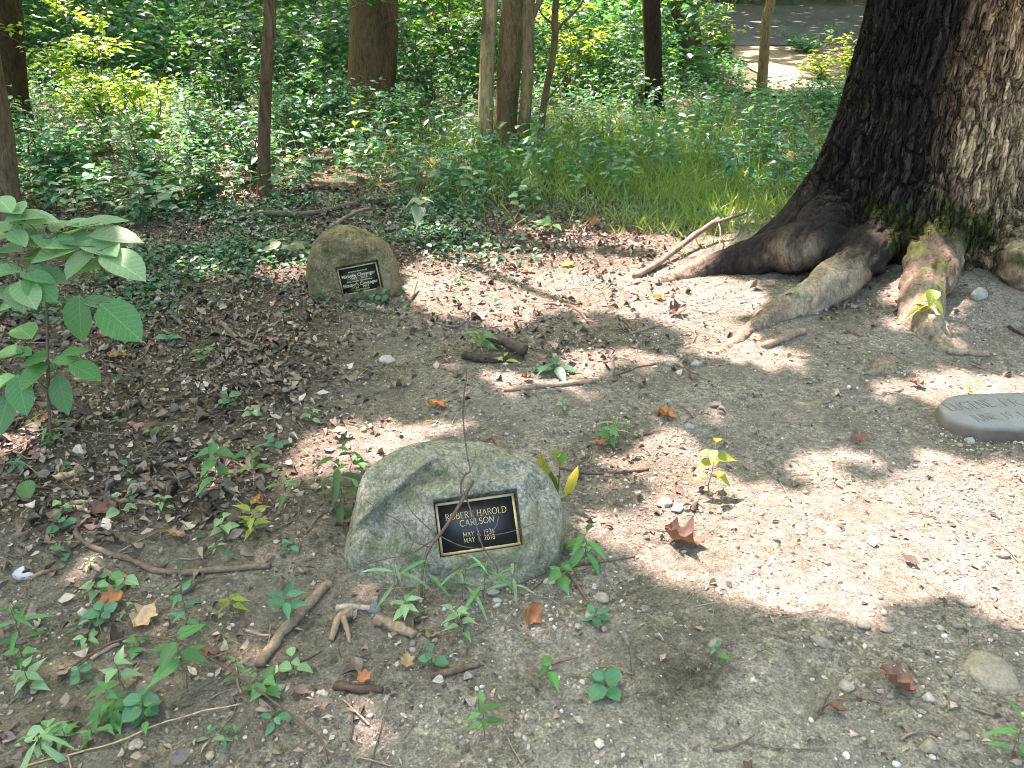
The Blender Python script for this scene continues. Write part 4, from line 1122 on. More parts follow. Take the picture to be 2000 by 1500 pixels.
    P, px, py = scatter(3600, -2.4, 2.6, 1.0, 4.2, lambda a, b, q: (fbm2(q[:, 0], q[:, 1], 3.2, 3, 104) > 0.30) * (0.25 + 0.75 * (a < 900)) )
    P = P[~in_rocks(P, -0.03)]; n = len(P); L = RNG.uniform(0.03, 0.11, n)
    leaves(mb, P, rand_dir(n, 0.7), rand_dir(n, 0.3), L, 0.0022 + 0.002 * RNG.random(n), mixc((0.13, 0.19, 0.05), (0.36, 0.32, 0.17), RNG.random(n)), T_BLADE)
    o = mb.obj('grass_wisps', M['foliage']); props(o, 'thin sparse wisps of grass on the bare soil', 'grass', kind='stuff')
    # thicket far behind the road
    mb = MB()
    n = 15000; P = np.stack([RNG.uniform(-26, 32, n), RNG.uniform(28.2, 40, n), np.zeros(n)], -1); P[:, 2] = gz(P[:, 0], P[:, 1]) + RNG.random(n) ** 1.2 * 3.2
    leaves(mb, P, rand_dir(n, -0.1), up_n(n, 0.5), 0.34, 0.22, green(n) * 0.8, T_SMALL)
    n = 34000; P = np.stack([RNG.uniform(-22, 3.4, n), RNG.uniform(13.0, 18.4, n), np.zeros(n)], -1)
    hh = 1.7 + 1.3 * (fbm2(P[:, 0], P[:, 1], 0.5, 2, 101)); P[:, 2] = gz(P[:, 0], P[:, 1]) + RNG.random(n) * np.clip(hh, 0.4, 2.4)
    leaves(mb, P, rand_dir(n, -0.1), up_n(n, 0.5), 0.17, 0.11, green(n) * 0.9, T_SMALL)
    n = 16000; sd = RNG.random(n); P = np.zeros((n, 3))  # tall foliage added round the sides and back to cut low sky light
    P[:, 0] = np.where(sd < 0.3, RNG.uniform(-34, -15, n), np.where(sd < 0.6, RNG.uniform(17, 36, n), RNG.uniform(-34, 36, n)))
    P[:, 1] = np.where(sd < 0.6, RNG.uniform(-4, 42, n), RNG.uniform(32, 48, n)); P[:, 2] = gz(P[:, 0], P[:, 1]) + 13 * RNG.random(n)
    leaves(mb, P, rand_dir(n, -0.1), up_n(n, 0.9), 1.1, 0.8, green(n) * 0.7, T_SMALL)
    o = mb.obj('thicket', M['foliage']); props(o, 'dark leafy thicket behind the trees, plus tall foliage added to cut sky light', 'thicket', kind='stuff')
undergrowth()

# ------------------------------------------------------------------ shrubs, each one a thing
def shrub(label, px, Y, h, w, n, L, col=None, nst=9, group=None, tilt=0.32):
    O = XY(px, Y); fo = MB(); st = MB(); per = max(6, n // nst // 5)
    for s in range(nst):
        a = RNG.uniform(0, 2 * math.pi); r = w * 0.5 * math.sqrt(RNG.random()); hh = h * RNG.uniform(0.55, 1.0)
        t = np.linspace(0, 1, 9)[:, None]; end = np.array([math.cos(a) * r, math.sin(a) * r, hh])
        path = t * end * np.array([1, 1, 0]) * (0.35 + 0.65 * t) + np.array([0, 0, 1]) * (hh * t ** 0.9) + 0.05 * RNG.normal(0, 1, (9, 3)) * t
        path[0, 2] = -0.05
        st.add(*tube(path, np.linspace(0.009, 0.003, 9), 5, False), (0.13, 0.10, 0.07))
        for b in range(5):
            i = RNG.integers(2, 9); p0 = path[i]; ba = RNG.uniform(0, 2 * math.pi); bl = RNG.uniform(0.12, 0.34) * w
            e = p0 + np.array([math.cos(ba) * bl, math.sin(ba) * bl, RNG.uniform(-0.05, 0.25) * bl + 0.02])
            st.add(*tube(np.array([p0, 0.5 * (p0 + e) + [0, 0, 0.02], e]), [0.004, 0.003, 0.0015], 4, False), (0.12, 0.11, 0.06))
            u = RNG.random(per); P = p0 + u[:, None] * (e - p0) + RNG.normal(0, 0.035, (per, 3))
            D = nrm(rand_dir(per, -0.05) + 0.5 * nrm(e - p0)); ll = L * RNG.uniform(0.6, 1.2, per)
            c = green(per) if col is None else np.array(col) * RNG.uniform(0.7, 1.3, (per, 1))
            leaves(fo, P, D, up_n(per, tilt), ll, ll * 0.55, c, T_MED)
    o = empty('bush', O, label, 'bush', group)
    fo.obj('foliage', M['foliage'], o); st.obj('stems', M['wood'], o)
    return o

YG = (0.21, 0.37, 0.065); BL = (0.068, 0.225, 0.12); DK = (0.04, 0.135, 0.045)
for args in (
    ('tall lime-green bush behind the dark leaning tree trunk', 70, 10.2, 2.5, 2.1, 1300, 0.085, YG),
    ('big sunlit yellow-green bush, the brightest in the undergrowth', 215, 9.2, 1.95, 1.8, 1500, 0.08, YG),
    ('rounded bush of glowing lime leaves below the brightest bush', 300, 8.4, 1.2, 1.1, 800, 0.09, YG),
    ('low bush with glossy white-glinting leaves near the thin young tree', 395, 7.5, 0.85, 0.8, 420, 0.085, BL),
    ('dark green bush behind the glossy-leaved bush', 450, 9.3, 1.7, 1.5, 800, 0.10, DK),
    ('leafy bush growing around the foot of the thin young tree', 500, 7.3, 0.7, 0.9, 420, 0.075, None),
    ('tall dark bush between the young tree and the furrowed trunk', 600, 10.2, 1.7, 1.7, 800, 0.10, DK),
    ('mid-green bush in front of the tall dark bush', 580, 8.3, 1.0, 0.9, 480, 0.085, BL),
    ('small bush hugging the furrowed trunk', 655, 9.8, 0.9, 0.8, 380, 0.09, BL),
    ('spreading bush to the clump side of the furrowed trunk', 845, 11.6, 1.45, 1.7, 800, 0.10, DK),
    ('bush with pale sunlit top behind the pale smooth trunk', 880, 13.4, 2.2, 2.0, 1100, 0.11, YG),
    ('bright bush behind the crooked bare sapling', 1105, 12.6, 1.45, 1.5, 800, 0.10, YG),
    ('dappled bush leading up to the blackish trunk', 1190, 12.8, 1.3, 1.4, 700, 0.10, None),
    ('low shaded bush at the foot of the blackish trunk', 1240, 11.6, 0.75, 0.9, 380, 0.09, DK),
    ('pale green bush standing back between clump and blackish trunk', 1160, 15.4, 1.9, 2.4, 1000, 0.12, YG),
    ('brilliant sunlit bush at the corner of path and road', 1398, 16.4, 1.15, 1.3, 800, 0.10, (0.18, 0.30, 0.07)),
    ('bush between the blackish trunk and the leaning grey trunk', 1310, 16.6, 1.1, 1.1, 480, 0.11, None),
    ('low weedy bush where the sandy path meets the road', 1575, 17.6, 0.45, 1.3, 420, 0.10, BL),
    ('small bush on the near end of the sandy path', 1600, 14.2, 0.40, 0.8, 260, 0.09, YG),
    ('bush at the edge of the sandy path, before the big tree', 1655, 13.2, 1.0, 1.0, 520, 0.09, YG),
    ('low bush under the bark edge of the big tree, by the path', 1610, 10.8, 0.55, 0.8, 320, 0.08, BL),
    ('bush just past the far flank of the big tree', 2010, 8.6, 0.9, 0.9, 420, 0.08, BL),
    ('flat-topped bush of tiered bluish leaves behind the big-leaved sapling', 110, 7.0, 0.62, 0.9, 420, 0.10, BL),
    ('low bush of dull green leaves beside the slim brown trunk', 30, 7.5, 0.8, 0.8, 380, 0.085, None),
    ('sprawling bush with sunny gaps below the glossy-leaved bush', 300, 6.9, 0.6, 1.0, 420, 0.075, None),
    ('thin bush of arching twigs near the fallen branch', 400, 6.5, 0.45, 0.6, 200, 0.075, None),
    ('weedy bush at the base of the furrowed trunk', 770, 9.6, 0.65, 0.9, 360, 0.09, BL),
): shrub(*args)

# ------------------------------------------------------------------ single herbs and seedlings with separate leaves
LEAF_ME = {}
def leaf_obj(P, D, N, L, W, matk, tm, parent, off, name='leaf'):
    key = (matk, id(tm), round(W / L, 1))
    if key not in LEAF_ME:
        v = tm[0].copy(); v[:, 2] += v[:, 3] * W / L; mb = MB(); mb.add(v[:, :3], tm[1]); LEAF_ME[key] = mb.mesh('leaf', M[matk], True)
    D = nrm(D); S = nrm(np.cross(N, D)); N = np.cross(D, S); P = np.asarray(P) - off
    o = bpy.data.objects.new(name, LEAF_ME[key]); COL.objects.link(o); o.parent = parent
    o.matrix_basis = Matrix(((D[0] * L, S[0] * W, N[0] * L, P[0]), (D[1] * L, S[1] * W, N[1] * L, P[1]), (D[2] * L, S[2] * W, N[2] * L, P[2]), (0, 0, 0, 1)))
    return o

def sapling():
    base = G(97, 862); Y = base[1]; off = base
    root = empty('sapling', base, 'leafy sapling with large oval leaves beside the slim brown trunk', 'sapling')
    st = MB()
    def P(x, y, dy=0.0): return AY(x, y, Y + dy)
    main = np.concatenate([[base - [0, 0, 0.03]], [P(96, 800), P(93, 700), P(92, 620), P(88, 530), P(85, 455)]])
    st.add(*tube(smooth_path(main, 30) - off, np.linspace(0.0065, 0.003, 30), 6), (0.14, 0.115, 0.07))
    br = [[(88, 525, 0), (150, 505, -.03), (225, 478, -.05)], [(88, 540, 0), (40, 520, -.02), (-20, 500, 0)], [(92, 640, 0), (150, 605, -.05), (215, 590, -.08)], [(93, 745, 0), (130, 715, -.03), (170, 695, -.04)],
          [(93, 760, 0), (50, 725, .02), (-10, 700, .03)], [(86, 470, 0), (60, 440, .02), (10, 415, .04)], [(86, 470, 0), (130, 450, .05), (195, 435, .08)]]
    samp = [main[3], main[4], main[5]]
    for b in br:
        q = smooth_path(np.array([P(*p) for p in b]), 12); samp += list(q[3:]); st.add(*tube(q - off, np.linspace(0.003, 0.0012, 12), 5), (0.13, 0.12, 0.06))
    L = [(28, 410, .12, (-.6, .5, .05), .04), (55, 430, .125, (.8, .3, 0), .03), (8, 447, .12, (-.9, -.1, 0), .02), (45, 462, .10, (.6, -.5, -.1), 0), (125, 442, .12, (.2, .7, .05), .08), (192, 436, .13, (.7, .5, .1), .1), (92, 462, .10, (-.3, .5, 0), .05),
         (150, 470, .13, (.9, .0, 0), .02), (215, 462, .14, (.9, .2, -.1), .04), (118, 492, .13, (-.8, -.3, -.1), -.03), (162, 506, .12, (-.3, -.8, -.3), -.06), (232, 512, .15, (.85, -.4, -.3), -.06), (60, 500, .10, (-.5, .4, 0), 0), (185, 482, .13, (.8, -.3, -.1), -.01), (20, 488, .11, (-.8, .3, 0), 0),
         (75, 537, .13, (.9, -.1, -.1), -.05), (12, 530, .12, (-.9, .1, 0), -.02), (45, 568, .13, (.3, -.8, -.3), -.07), (4, 575, .12, (-.5, -.7, -.2), -.05), (155, 612, .135, (-.1, -.3, -.9), -.08), (226, 620, .15, (.75, -.3, -.6), -.1), (190, 592, .11, (.8, .2, -.2), -.06),
         (128, 706, .09, (.6, .3, -.1), -.02), (160, 722, .10, (.85, -.2, -.35), -.05), (120, 762, .125, (.3, -.6, -.6), -.06), (72, 728, .11, (-.4, -.5, -.3), -.03), (40, 762, .125, (.2, -.5, -.8), -.06), (5, 748, .11, (-.6, -.2, -.3), 0), (8, 800, .13, (-.2, -.6, -.7), -.05), (45, 690, .09, (-.7, .3, 0), .02),
         (100, 718, .09, (-.3, .4, 0), .02), (50, 650, .11, (-.6, .5, .15), .05), (140, 690, .08, (.7, .4, .1), .03), (78, 700, .08, (-.6, -.3, -.1), 0), (20, 690, .10, (-.9, 0, -.1), .02)]
    rj = np.random.default_rng(5)
    L = L + [(x + rj.normal(0, 22), y + rj.normal(4, 10), l * 0.88, tuple(np.array(d) + rj.normal(0, 0.25, 3)), dy + rj.uniform(-0.05, 0.06)) for (x, y, l, d, dy) in L[:19]]
    for i, (x, y, l, d, dy) in enumerate(L):
        c = P(x, y, dy); D = nrm(np.array(d)); b = c - D * l * 0.5
        N = nrm(np.array([0.1 * math.sin(i), -0.25 if d[2] > -0.5 else -0.9, 1.0]))
        leaf_obj(b, D, N, l * 1.28, l * 1.28 * (0.60 + 0.08 * math.sin(i * 2.3)), 'leaf' if (d[2] < -0.5 or y > 640) else 'leafp2', T_OVAL, root, off)
        s = min(samp, key=lambda q: np.linalg.norm(q - b))
        st.add(*tube(np.array([s, 0.5 * (s + b) + [0, 0, 0.004], b]) - off, [0.0016, 0.0013, 0.001], 4, False), (0.13, 0.14, 0.06))
    st.obj('stem', M['wood'], root)
M['leafp2'] = mat_foliage('leaf_fresh', 0.3, 0.38, (0.185, 0.33, 0.16))
sapling()

def herb(label, bx, by, h, n, L, ratio=0.5, mat='leaf', tm=None, lean=(0, 0), spread=1.0, droop=0.0, pairs=True, name='seedling', cat='seedling', group=None, stem='gstem', start=0.35, seed=None, base=None):
    r = np.random.default_rng(int(bx * 13 + by * 7) if seed is None else seed)
    b = G(bx, by) if base is None else np.asarray(base, float); tm = tm or T_POINT
    root = empty(name, b, label, cat, group)
    t = np.linspace(0, 1, 8); ln = np.array([lean[0], lean[1]])
    path = np.stack([ln[0] * h * t ** 1.5, ln[1] * h * t ** 1.5, h * t], -1); path[0, 2] -= 0.02
    path[:, :2] += 0.02 * h * r.normal(0, 1, (8, 2))
    st = MB(); st.add(*tube(path, np.linspace(max(0.0012, 0.006 * h + 0.0008), 0.001, 8), 5))
    so = st.obj('stem', M[stem], root)
    a0 = r.uniform(0, math.pi)
    for i in range(n):
        f = start + (1 - start) * ((i // 2) if pairs else i) / max(1, ((n - 1) // 2) if pairs else n - 1)
        p = np.array([np.interp(f, t, path[:, k]) for k in range(3)])
        a = a0 + (math.pi * (i % 2) + (i // 2) * 1.75 if pairs else i * 2.4) + r.normal(0, 0.2)
        D = np.array([math.cos(a) * spread, math.sin(a) * spread, r.normal(0.12, 0.15) - droop]); l = L * r.uniform(0.75, 1.15) * (1.0 - 0.25 * (f > 0.9))
        N = nrm(np.array([r.normal(0, .2), r.normal(-0.15, .2), 1.0]))
        leaf_obj(p + nrm(D) * 0.006, D, N, l, l * ratio, mat, tm, root, np.zeros(3))
    return root

herb('yellow-green translucent seedling standing in the sunlit patch', 1384, 957, 0.20, 8, 0.075, 0.55, 'leafy', start=0.3, droop=0.25, pairs=False)
herb('seedling with hanging heart leaves before the mossy root', 1804, 640, 0.24, 6, 0.12, 0.6, 'leafy', start=0.4, droop=0.7, pairs=False)
herb('small green seedling growing on the split root', 1545, 612, 0.16, 6, 0.07, 0.6, 'leaf', start=0.4, droop=0.3)
herb('plant with one large pale drooping leaf by the olive boulder', 826, 478, 0.34, 4, 0.18, 0.55, 'leafp', lean=(0.0, -0.1), start=0.85, droop=0.35)
herb('upright bright seedling in front of the furrowed trunk', 705, 330, 0.62, 8, 0.15, 0.5, 'leafy', start=0.6)
herb('single broad-leaved seedling on the leaf litter past the sunlit strip', 1075, 462, 0.10, 3, 0.16, 0.5, 'leaf', start=0.8)
herb('pair of broad dark leaves close to the olive boulder', 545, 505, 0.12, 4, 0.15, 0.6, 'leafd', start=0.6, tm=T_OVAL)
herb('small broad-leaved plant touching the olive boulder', 598, 505, 0.11, 4, 0.12, 0.6, 'leafd', start=0.6, tm=T_OVAL)
herb('many-stemmed weed with drooping leaves on the leaf litter', 432, 965, 0.22, 10, 0.085, 0.5, 'leaf', start=0.35, droop=0.3, lean=(0.05, 0))
herb('weed with narrow leaves close to the drooping-leaved weed', 500, 935, 0.16, 7, 0.085, 0.3, 'leaf', start=0.3, droop=0.1)
herb('nettle-like seedling with one big toothed leaf by the bent twig', 368, 1345, 0.19, 7, 0.085, 0.42, 'leaf', start=0.55, droop=0.15)
herb('feathery seedling just behind the toothed-leaf seedling', 372, 1225, 0.16, 9, 0.065, 0.35, 'leafb', start=0.2)
herb('leafy weed cluster near the bottom of the bent twig', 225, 1400, 0.10, 11, 0.052, 0.5, 'leaf', start=0.15)
herb('broad-leaved weed rising over the weed cluster', 240, 1345, 0.10, 7, 0.06, 0.45, 'leafp2', start=0.3)
herb('low weed of rounded leaves beside the weed cluster', 285, 1395, 0.06, 9, 0.045, 0.8, 'leafb', start=0.2, tm=T_OVAL)
herb('dark narrow-leaved weed leaning on the left of the grey boulder', 668, 1010, 0.24, 14, 0.10, 0.26, 'leafd', start=0.15, droop=0.3, tm=T_BLADE)
herb('thin-leaved sprout behind the dark weed by the grey boulder', 690, 960, 0.22, 8, 0.08, 0.22, 'leaf', start=0.3, tm=T_BLADE)
herb('low narrow-leaved weed right of the grey boulder', 1140, 1105, 0.13, 8, 0.10, 0.28, 'leaf', start=0.4, droop=0.35, tm=T_BLADE)
herb('tiny star-leaved seedling at the foot of the grey boulder', 795, 1205, 0.06, 7, 0.055, 0.45, 'leafp2', start=0.6)
herb('seedling with small paired leaves at the right foot of the boulder', 1095, 1140, 0.07, 5, 0.06, 0.55, 'leaf', start=0.5)
herb('low sprawling weed in front of the grey boulder', 905, 1235, 0.10, 10, 0.05, 0.4, 'leafp2', start=0.1, lean=(-0.2, -0.2))
for i, (x, y, h, l) in enumerate(((770, 1165, .17, .13), (830, 1172, .20, .13), (905, 1172, .22, .14), (945, 1168, .19, .13), (1000, 1160, .13, .11))):
    herb('bamboo-like grass shoot in front of the grey boulder', x, y, h * 0.72, 5, l * 0.8, 0.13, 'leaf' if i % 2 else 'leafp2', T_BLADE, start=0.4, droop=0.1, group='grass shoots before the grey boulder', name='grass_shoot', cat='grass shoot', lean=(0.1, 0.1))
herb('strap-leaved plant with yellowing tips near the dry stalk', 85, 1470, 0.06, 6, 0.11, 0.14, 'leafp2', T_BLADE, start=0.6, droop=0.4, name='strap_plant', cat='plant')
herb('bushy weed with curling leaves next to the small pale stick', 60, 1340, 0.06, 8, 0.055, 0.5, 'leafp2', start=0.2)
herb('tall grass-like weed at the edge of the leaf litter', 45, 1250, 0.12, 10, 0.08, 0.16, 'leaf', T_BLADE, start=0.1)
herb('little seedling between the long curved stick and orange leaf', 195, 1165, 0.06, 5, 0.05, 0.5, 'leafp2', start=0.5)
herb('clover-like seedling beside the orange leaf', 205, 1215, 0.04, 6, 0.04, 0.8, 'leafb', tm=T_OVAL, start=0.5)
herb('lime seedling of lobed leaves near the splintered branch', 455, 1195, 0.05, 5, 0.06, 0.4, 'leafy', start=0.6)
herb('bluish seedling leaning over the splintered branch', 565, 1210, 0.09, 6, 0.075, 0.42, 'leafb', start=0.6)
herb('fern-like seedling over the long curved stick', 500, 1045, 0.12, 9, 0.06, 0.4, 'leafy', start=0.25)
herb('spiky seedling on the soil left of the grey boulder', 560, 985, 0.12, 6, 0.07, 0.25, 'leaf', T_BLADE, start=0.4)
herb('seedling with two small leaves on the open soil', 1070, 1325, 0.05, 3, 0.07, 0.4, 'leaf', start=0.6)
herb('thin weed with yellow spots low on the open soil', 945, 1440, 0.11, 7, 0.05, 0.4, 'leaf', start=0.5)
herb('grassy sprout behind the sunlit patch', 1200, 848, 0.07, 7, 0.07, 0.2, 'leafp2', T_BLADE, start=0.2)
herb('small sprout on the shaded gravel near the pale rounded stone', 1395, 1290, 0.05, 4, 0.035, 0.5, 'leaf', start=0.4)
herb('grassy seedling at the edge of the gravel', 1975, 1470, 0.10, 8, 0.07, 0.22, 'leaf', T_BLADE, start=0.15)
herb('small sprout beside the flat stone marker', 1890, 775, 0.07, 4, 0.04, 0.5, 'leafy', start=0.5)
herb('leafy twig seedling behind the dark rotten branch', 940, 690, 0.12, 7, 0.085, 0.55, 'leaf', start=0.4)
herb('bright small seedling in front of the dark rotten branch', 985, 715, 0.05, 4, 0.07, 0.4, 'leafy', start=0.5)
herb('plant with long flat leaves beside the dark rotten branch', 1085, 728, 0.05, 5, 0.15, 0.35, 'leafb', start=0.4, droop=0.1)
herb('small green seedling on the litter below the forked twig', 400, 705, 0.06, 4, 0.07, 0.7, 'leaf', start=0.5, tm=T_OVAL)
herb('creeping seedling with pale leaves on the litter', 335, 672, 0.05, 6, 0.06, 0.7, 'leafb', start=0.3, tm=T_OVAL)
herb('grassy tuft at the foot of the big-leaved sapling', 100, 850, 0.10, 12, 0.10, 0.14, 'leafp2', T_BLADE, start=0.05)
herb('round-leaved sprout on the soil by the pale wood chip', 55, 955, 0.05, 2, 0.085, 0.7, 'leafd', tm=T_OVAL, start=0.8, droop=0.6)

def lily():
    b = G(1085, 985); root = empty('lily_plant', b, 'plant with three upright strap leaves behind the grey boulder', 'plant')
    off = np.zeros(3); st = MB()
    q = AY(1095, 882, b[1]) - b; st.add(*tube(smooth_path(np.array([[0, 0, -0.02], [0.01, 0, q[2] * .5], q]), 10), np.linspace(0.003, 0.0015, 10), 5)); st.obj('stem', M['stem'], root)
    for (x0, y0, x1, y1, w, mk) in ((1068, 955, 1052, 880, .045, 'leafl'), (1075, 985, 1075, 915, .05, 'leafd'), (1105, 968, 1128, 905, .035, 'leafl')):
        p = AY(x0, y0, b[1]) - b; e = AY(x1, y1, b[1]) - b; leaf_obj(p, e - p, np.array([0.1, -1, 0.2]), np.linalg.norm(e - p), w, mk, T_STRAP, root, off)
        s2 = MB(); s2.add(*tube(np.array([[0, 0, -0.01], p]), [0.003, 0.002], 4)); s2.obj('leaf_stalk', M['gstem'], root)
    leaf_obj(q, np.array([.2, -.2, -1]), np.array([0, -1, .3]), 0.055, 0.04, 'leaf', T_POINT, root, off); leaf_obj(q, np.array([-.8, -.1, -.3]), np.array([0, -1, .6]), 0.04, 0.03, 'leafy', T_POINT, root, off)
M['leafl'] = mat_foliage('leaf_olive', 0.4, 0.4, (0.20, 0.24, 0.06))
T_STRAP = leaf_tmpl([0.42, 0.5, 0.5, 0.46, 0.30], 0.12, -0.1)
lily()

LANDMARKS = ((-10, 'the slim brown trunk'), (110, 'the flat-topped tiered bush'), (300, 'the sprawling sunny bush'), (515, 'the thin young tree'), (690, 'the olive boulder'), (830, 'the pale drooping leaf'), (985, 'the clump of trunks'), (1090, 'the crooked bare sapling'), (1270, 'the blackish trunk'), (1400, 'the leaning grey trunk'), (1560, 'the big tree'))
SPOTS = ((97, 850, 'the sapling'), (330, 1100, 'the long curved stick'), (230, 1390, 'the weed cluster'), (575, 1220, 'the splintered branch'), (890, 1160, 'the grey boulder'), (430, 950, 'the drooping-leaved weed'), (850, 800, 'the upright dead twig'), (1075, 1325, 'the two-leaved seedling'), (740, 1348, 'the short blackish stick'), (1180, 1170, 'the forked dead twig'), (300, 1440, 'the dry stalk'), (1390, 950, 'the yellow-green seedling'))
def near_x(x): return min(LANDMARKS, key=lambda l: abs(l[0] - x))[1]
def near_xy(x, y): return min(SPOTS, key=lambda l: (l[0] - x) ** 2 + (l[1] - y) ** 2)[2]
# weeds at the border of the undergrowth: look-alikes, told apart only by place
for i in range(70):
    x = RNG.uniform(20, 1560); e = 395 + 35 * math.sin(x / 130.0) - (30 if 950 < x < 1350 else 0)
    y = e - abs(RNG.normal(0, 1)) * 55 + 20
    if y < 215: y = 300
    b = G(x, y)
    hh = RNG.uniform(0.16, 0.42)
    herb('%s weed with %s %s leaves at the undergrowth border near %s' % ('tall' if hh > 0.29 else 'low', ('pointed', 'oval')[i % 2], ('green', 'bluish', 'dull bluish', 'fresh pale')[i % 4], near_x(x)), x, y, hh, int(RNG.integers(7, 14)), RNG.uniform(0.09, 0.15), RNG.uniform(0.42, 0.6), ('leaf', 'leafb', 'leafb', 'leafp2')[i % 4], (T_POINT, T_OVAL)[i % 2], start=0.3,
         group='weeds bordering the undergrowth', name='weed', cat='weed', seed=i, base=b)
k = 0
while k < 60:
    x = RNG.uniform(10, 1250); y = RNG.uniform(760, 1490)
    if x > 620 and RNG.random() < 0.65: continue
    b = G(x, y)
    if in_rocks(np.array([b]), 0.05)[0]: continue
    k += 1
    herb('tiny sprout with %s %s leaves on the soil near %s' % (('pointed', 'rounded', 'blade-like')[k % 3], ('green', 'bluish', 'pale')[k % 3], near_xy(x, y)), x, y, RNG.uniform(0.02, 0.07), int(RNG.integers(3, 7)), RNG.uniform(0.025, 0.055), RNG.choice([0.3, 0.5, 0.8]), ('leaf', 'leafb', 'leafp2')[k % 3], (T_POINT, T_OVAL, T_BLADE)[k % 3], start=0.3, group='tiny sprouts in the clearing', name='sprout', cat='sprout', seed=900 + k, base=b)

# ------------------------------------------------------------------ sticks and branches
def stick(label, pp, w0, w1=None, col=(0.22, 0.17, 0.12), lifts=None, name='stick', cat='stick', sides=8, rough=0.12, forks=(), seed=1):
    P = np.array([G(*p) for p in pp]); zc = to_px(P)[2].mean(); w1 = w1 or w0 * 0.7
    r0, r1 = w0 / FPX * zc / 2, w1 / FPX * zc / 2
    n = 10 + 6 * len(pp); path = smooth_path(P, n)
    rr = np.linspace(r0, r1, n); lf = np.zeros(n) if lifts is None else np.interp(np.linspace(0, 1, n), np.linspace(0, 1, len(lifts)), lifts)
    path[:, 2] = np.maximum(gz(path[:, 0], path[:, 1]), 0.5 * (gz(path[:, 0], path[:, 1]) + path[:, 2])) + rr * 0.62 + lf
    O = path.mean(0).copy(); O[2] = g1(O[0], O[1])
    rr = rr * (1 + rough * fbm2(np.arange(n) * 0.45, np.zeros(n) + seed, 1.0, 3, seed)); path = path + rr[:, None] * 0.25 * np.stack([fbm2(np.arange(n) * .3, np.zeros(n) + q, 1, 2, seed) for q in range(3)], -1)
    V, F = tube(path - O, rr, sides); V += (r0 * 0.22 * fbm(V * 40, 3, seed))[:, None]
    col = tuple(np.array(col) * np.array([0.82, 0.75, 0.66]))
    c = np.array(col) * (1 + 0.35 * fbm(V * np.array([25, 25, 25]), 3, seed + 9))[:, None]
    mb = MB(); mb.add(V, F, c)
    if forks:
        root = empty(name, O, label, cat); mb.obj('stem', M['wood'], root, smooth=True)
        for fp, fw, fl in forks:
            Q = np.array([G(*p) for p in fp]); Q[:, 2] += np.array(fl); fm = MB(); q = smooth_path(Q - O, 12)
            fm.add(*tube(q, np.linspace(fw, fw * 0.5, 12) / FPX * zc / 2, 6), col); fm.obj('side_twig', M['wood'], root, smooth=True)
        return root
    o = mb.obj(name, M['wood'], smooth=True); o.location = Vector(O)
    return props(o, label, cat)

TAN = (0.36, 0.29, 0.205); GRY = (0.25, 0.21, 0.165); DRK = (0.095, 0.075, 0.055)
stick('long smooth curved stick lying on the soil', [(143, 1030), (160, 1058), (205, 1080), (255, 1095), (300, 1117), (350, 1122), (430, 1116), (528, 1108)], 11, 14, (0.19, 0.155, 0.12))
stick('splintered branch piece with torn pale wood', [(645, 1142), (612, 1175), (572, 1220), (540, 1255), (508, 1305)], 22, 20, (0.27, 0.225, 0.165), rough=0.3, seed=4, name='branch', cat='branch')
stick('stubby forked root knob in front of the grey boulder', [(690, 1208), (665, 1220), (645, 1255)], 22, 12, (0.33, 0.27, 0.19), [0.015, 0.02, 0], 'root_knob', 'root knob', forks=[([(672, 1220), (680, 1240), (683, 1256)], 13, (0.03, 0.012, 0))], seed=5)
stick('thick short tan branch piece before the grey boulder', [(735, 1214), (770, 1228), (812, 1244)], 24, 20, (0.33, 0.27, 0.19), seed=6, name='branch', cat='branch')
stick('dark knobbly stick tipped with a pale pebble', [(842, 1328), (890, 1312), (938, 1299)], 17, 12, (0.16, 0.13, 0.095), seed=7)
stick('short blackish stick under the weeds in front', [(655, 1342), (700, 1350), (750, 1350)], 18, 15, DRK, seed=8)
stick('thin crooked branch with fork on the leaf litter', [(432, 632), (465, 665), (490, 678), (522, 686)], 9, 11, GRY, forks=[([(490, 678), (500, 668), (505, 655)], 5, (0.01, 0.02, 0.03))], seed=9)
stick('dark rotten branch lying flat among seedlings', [(905, 700), (950, 706), (1000, 706)], 18, 20, (0.075, 0.065, 0.05), seed=10, name='branch', cat='branch')
stick('dark rotten branch propped on the flat one', [(953, 668), (985, 685), (1022, 702)], 15, 24, (0.11, 0.095, 0.075), [0.02, 0.035, 0.03], seed=11, name='branch', cat='branch')
stick('straight tan stick beyond the upright dead twig', [(985, 764), (1070, 756), (1162, 747)], 9, 10, TAN, seed=12)
stick('bare pale branch leaning on the big root', [(1240, 545), (1290, 520), (1345, 490), (1398, 466)], 13, 10, (0.29, 0.235, 0.175), [0.0, 0.02, 0.07, 0.13], name='branch', cat='branch', forks=[([(1392, 470), (1420, 462), (1455, 450)], 9, (0.125, 0.13, 0.13)), ([(1398, 468), (1404, 480), (1402, 500)], 4, (0.13, 0.09, 0.03))], seed=13)
stick('short sunlit chunk of branch between two roots', [(1492, 680), (1530, 666), (1570, 651)], 17, 13, (0.30, 0.235, 0.175), seed=14)
stick('smooth half-buried stick near the mossy root', [(1850, 690), (1890, 692), (1930, 694)], 14, 12, (0.33, 0.28, 0.21), seed=15)
stick('small curved stick on the leaf litter by the drooping weed', [(266, 918), (288, 938), (325, 957)], 9, 12, GRY, seed=16)
stick('thin stick half covered by dead leaves', [(228, 984), (262, 980), (305, 992)], 10, 8, GRY, seed=17)
stick('straight dark stick in the leaf litter by the sapling', [(0, 958), (100, 955), (200, 957)], 8, 7, (0.15, 0.12, 0.09), seed=18)
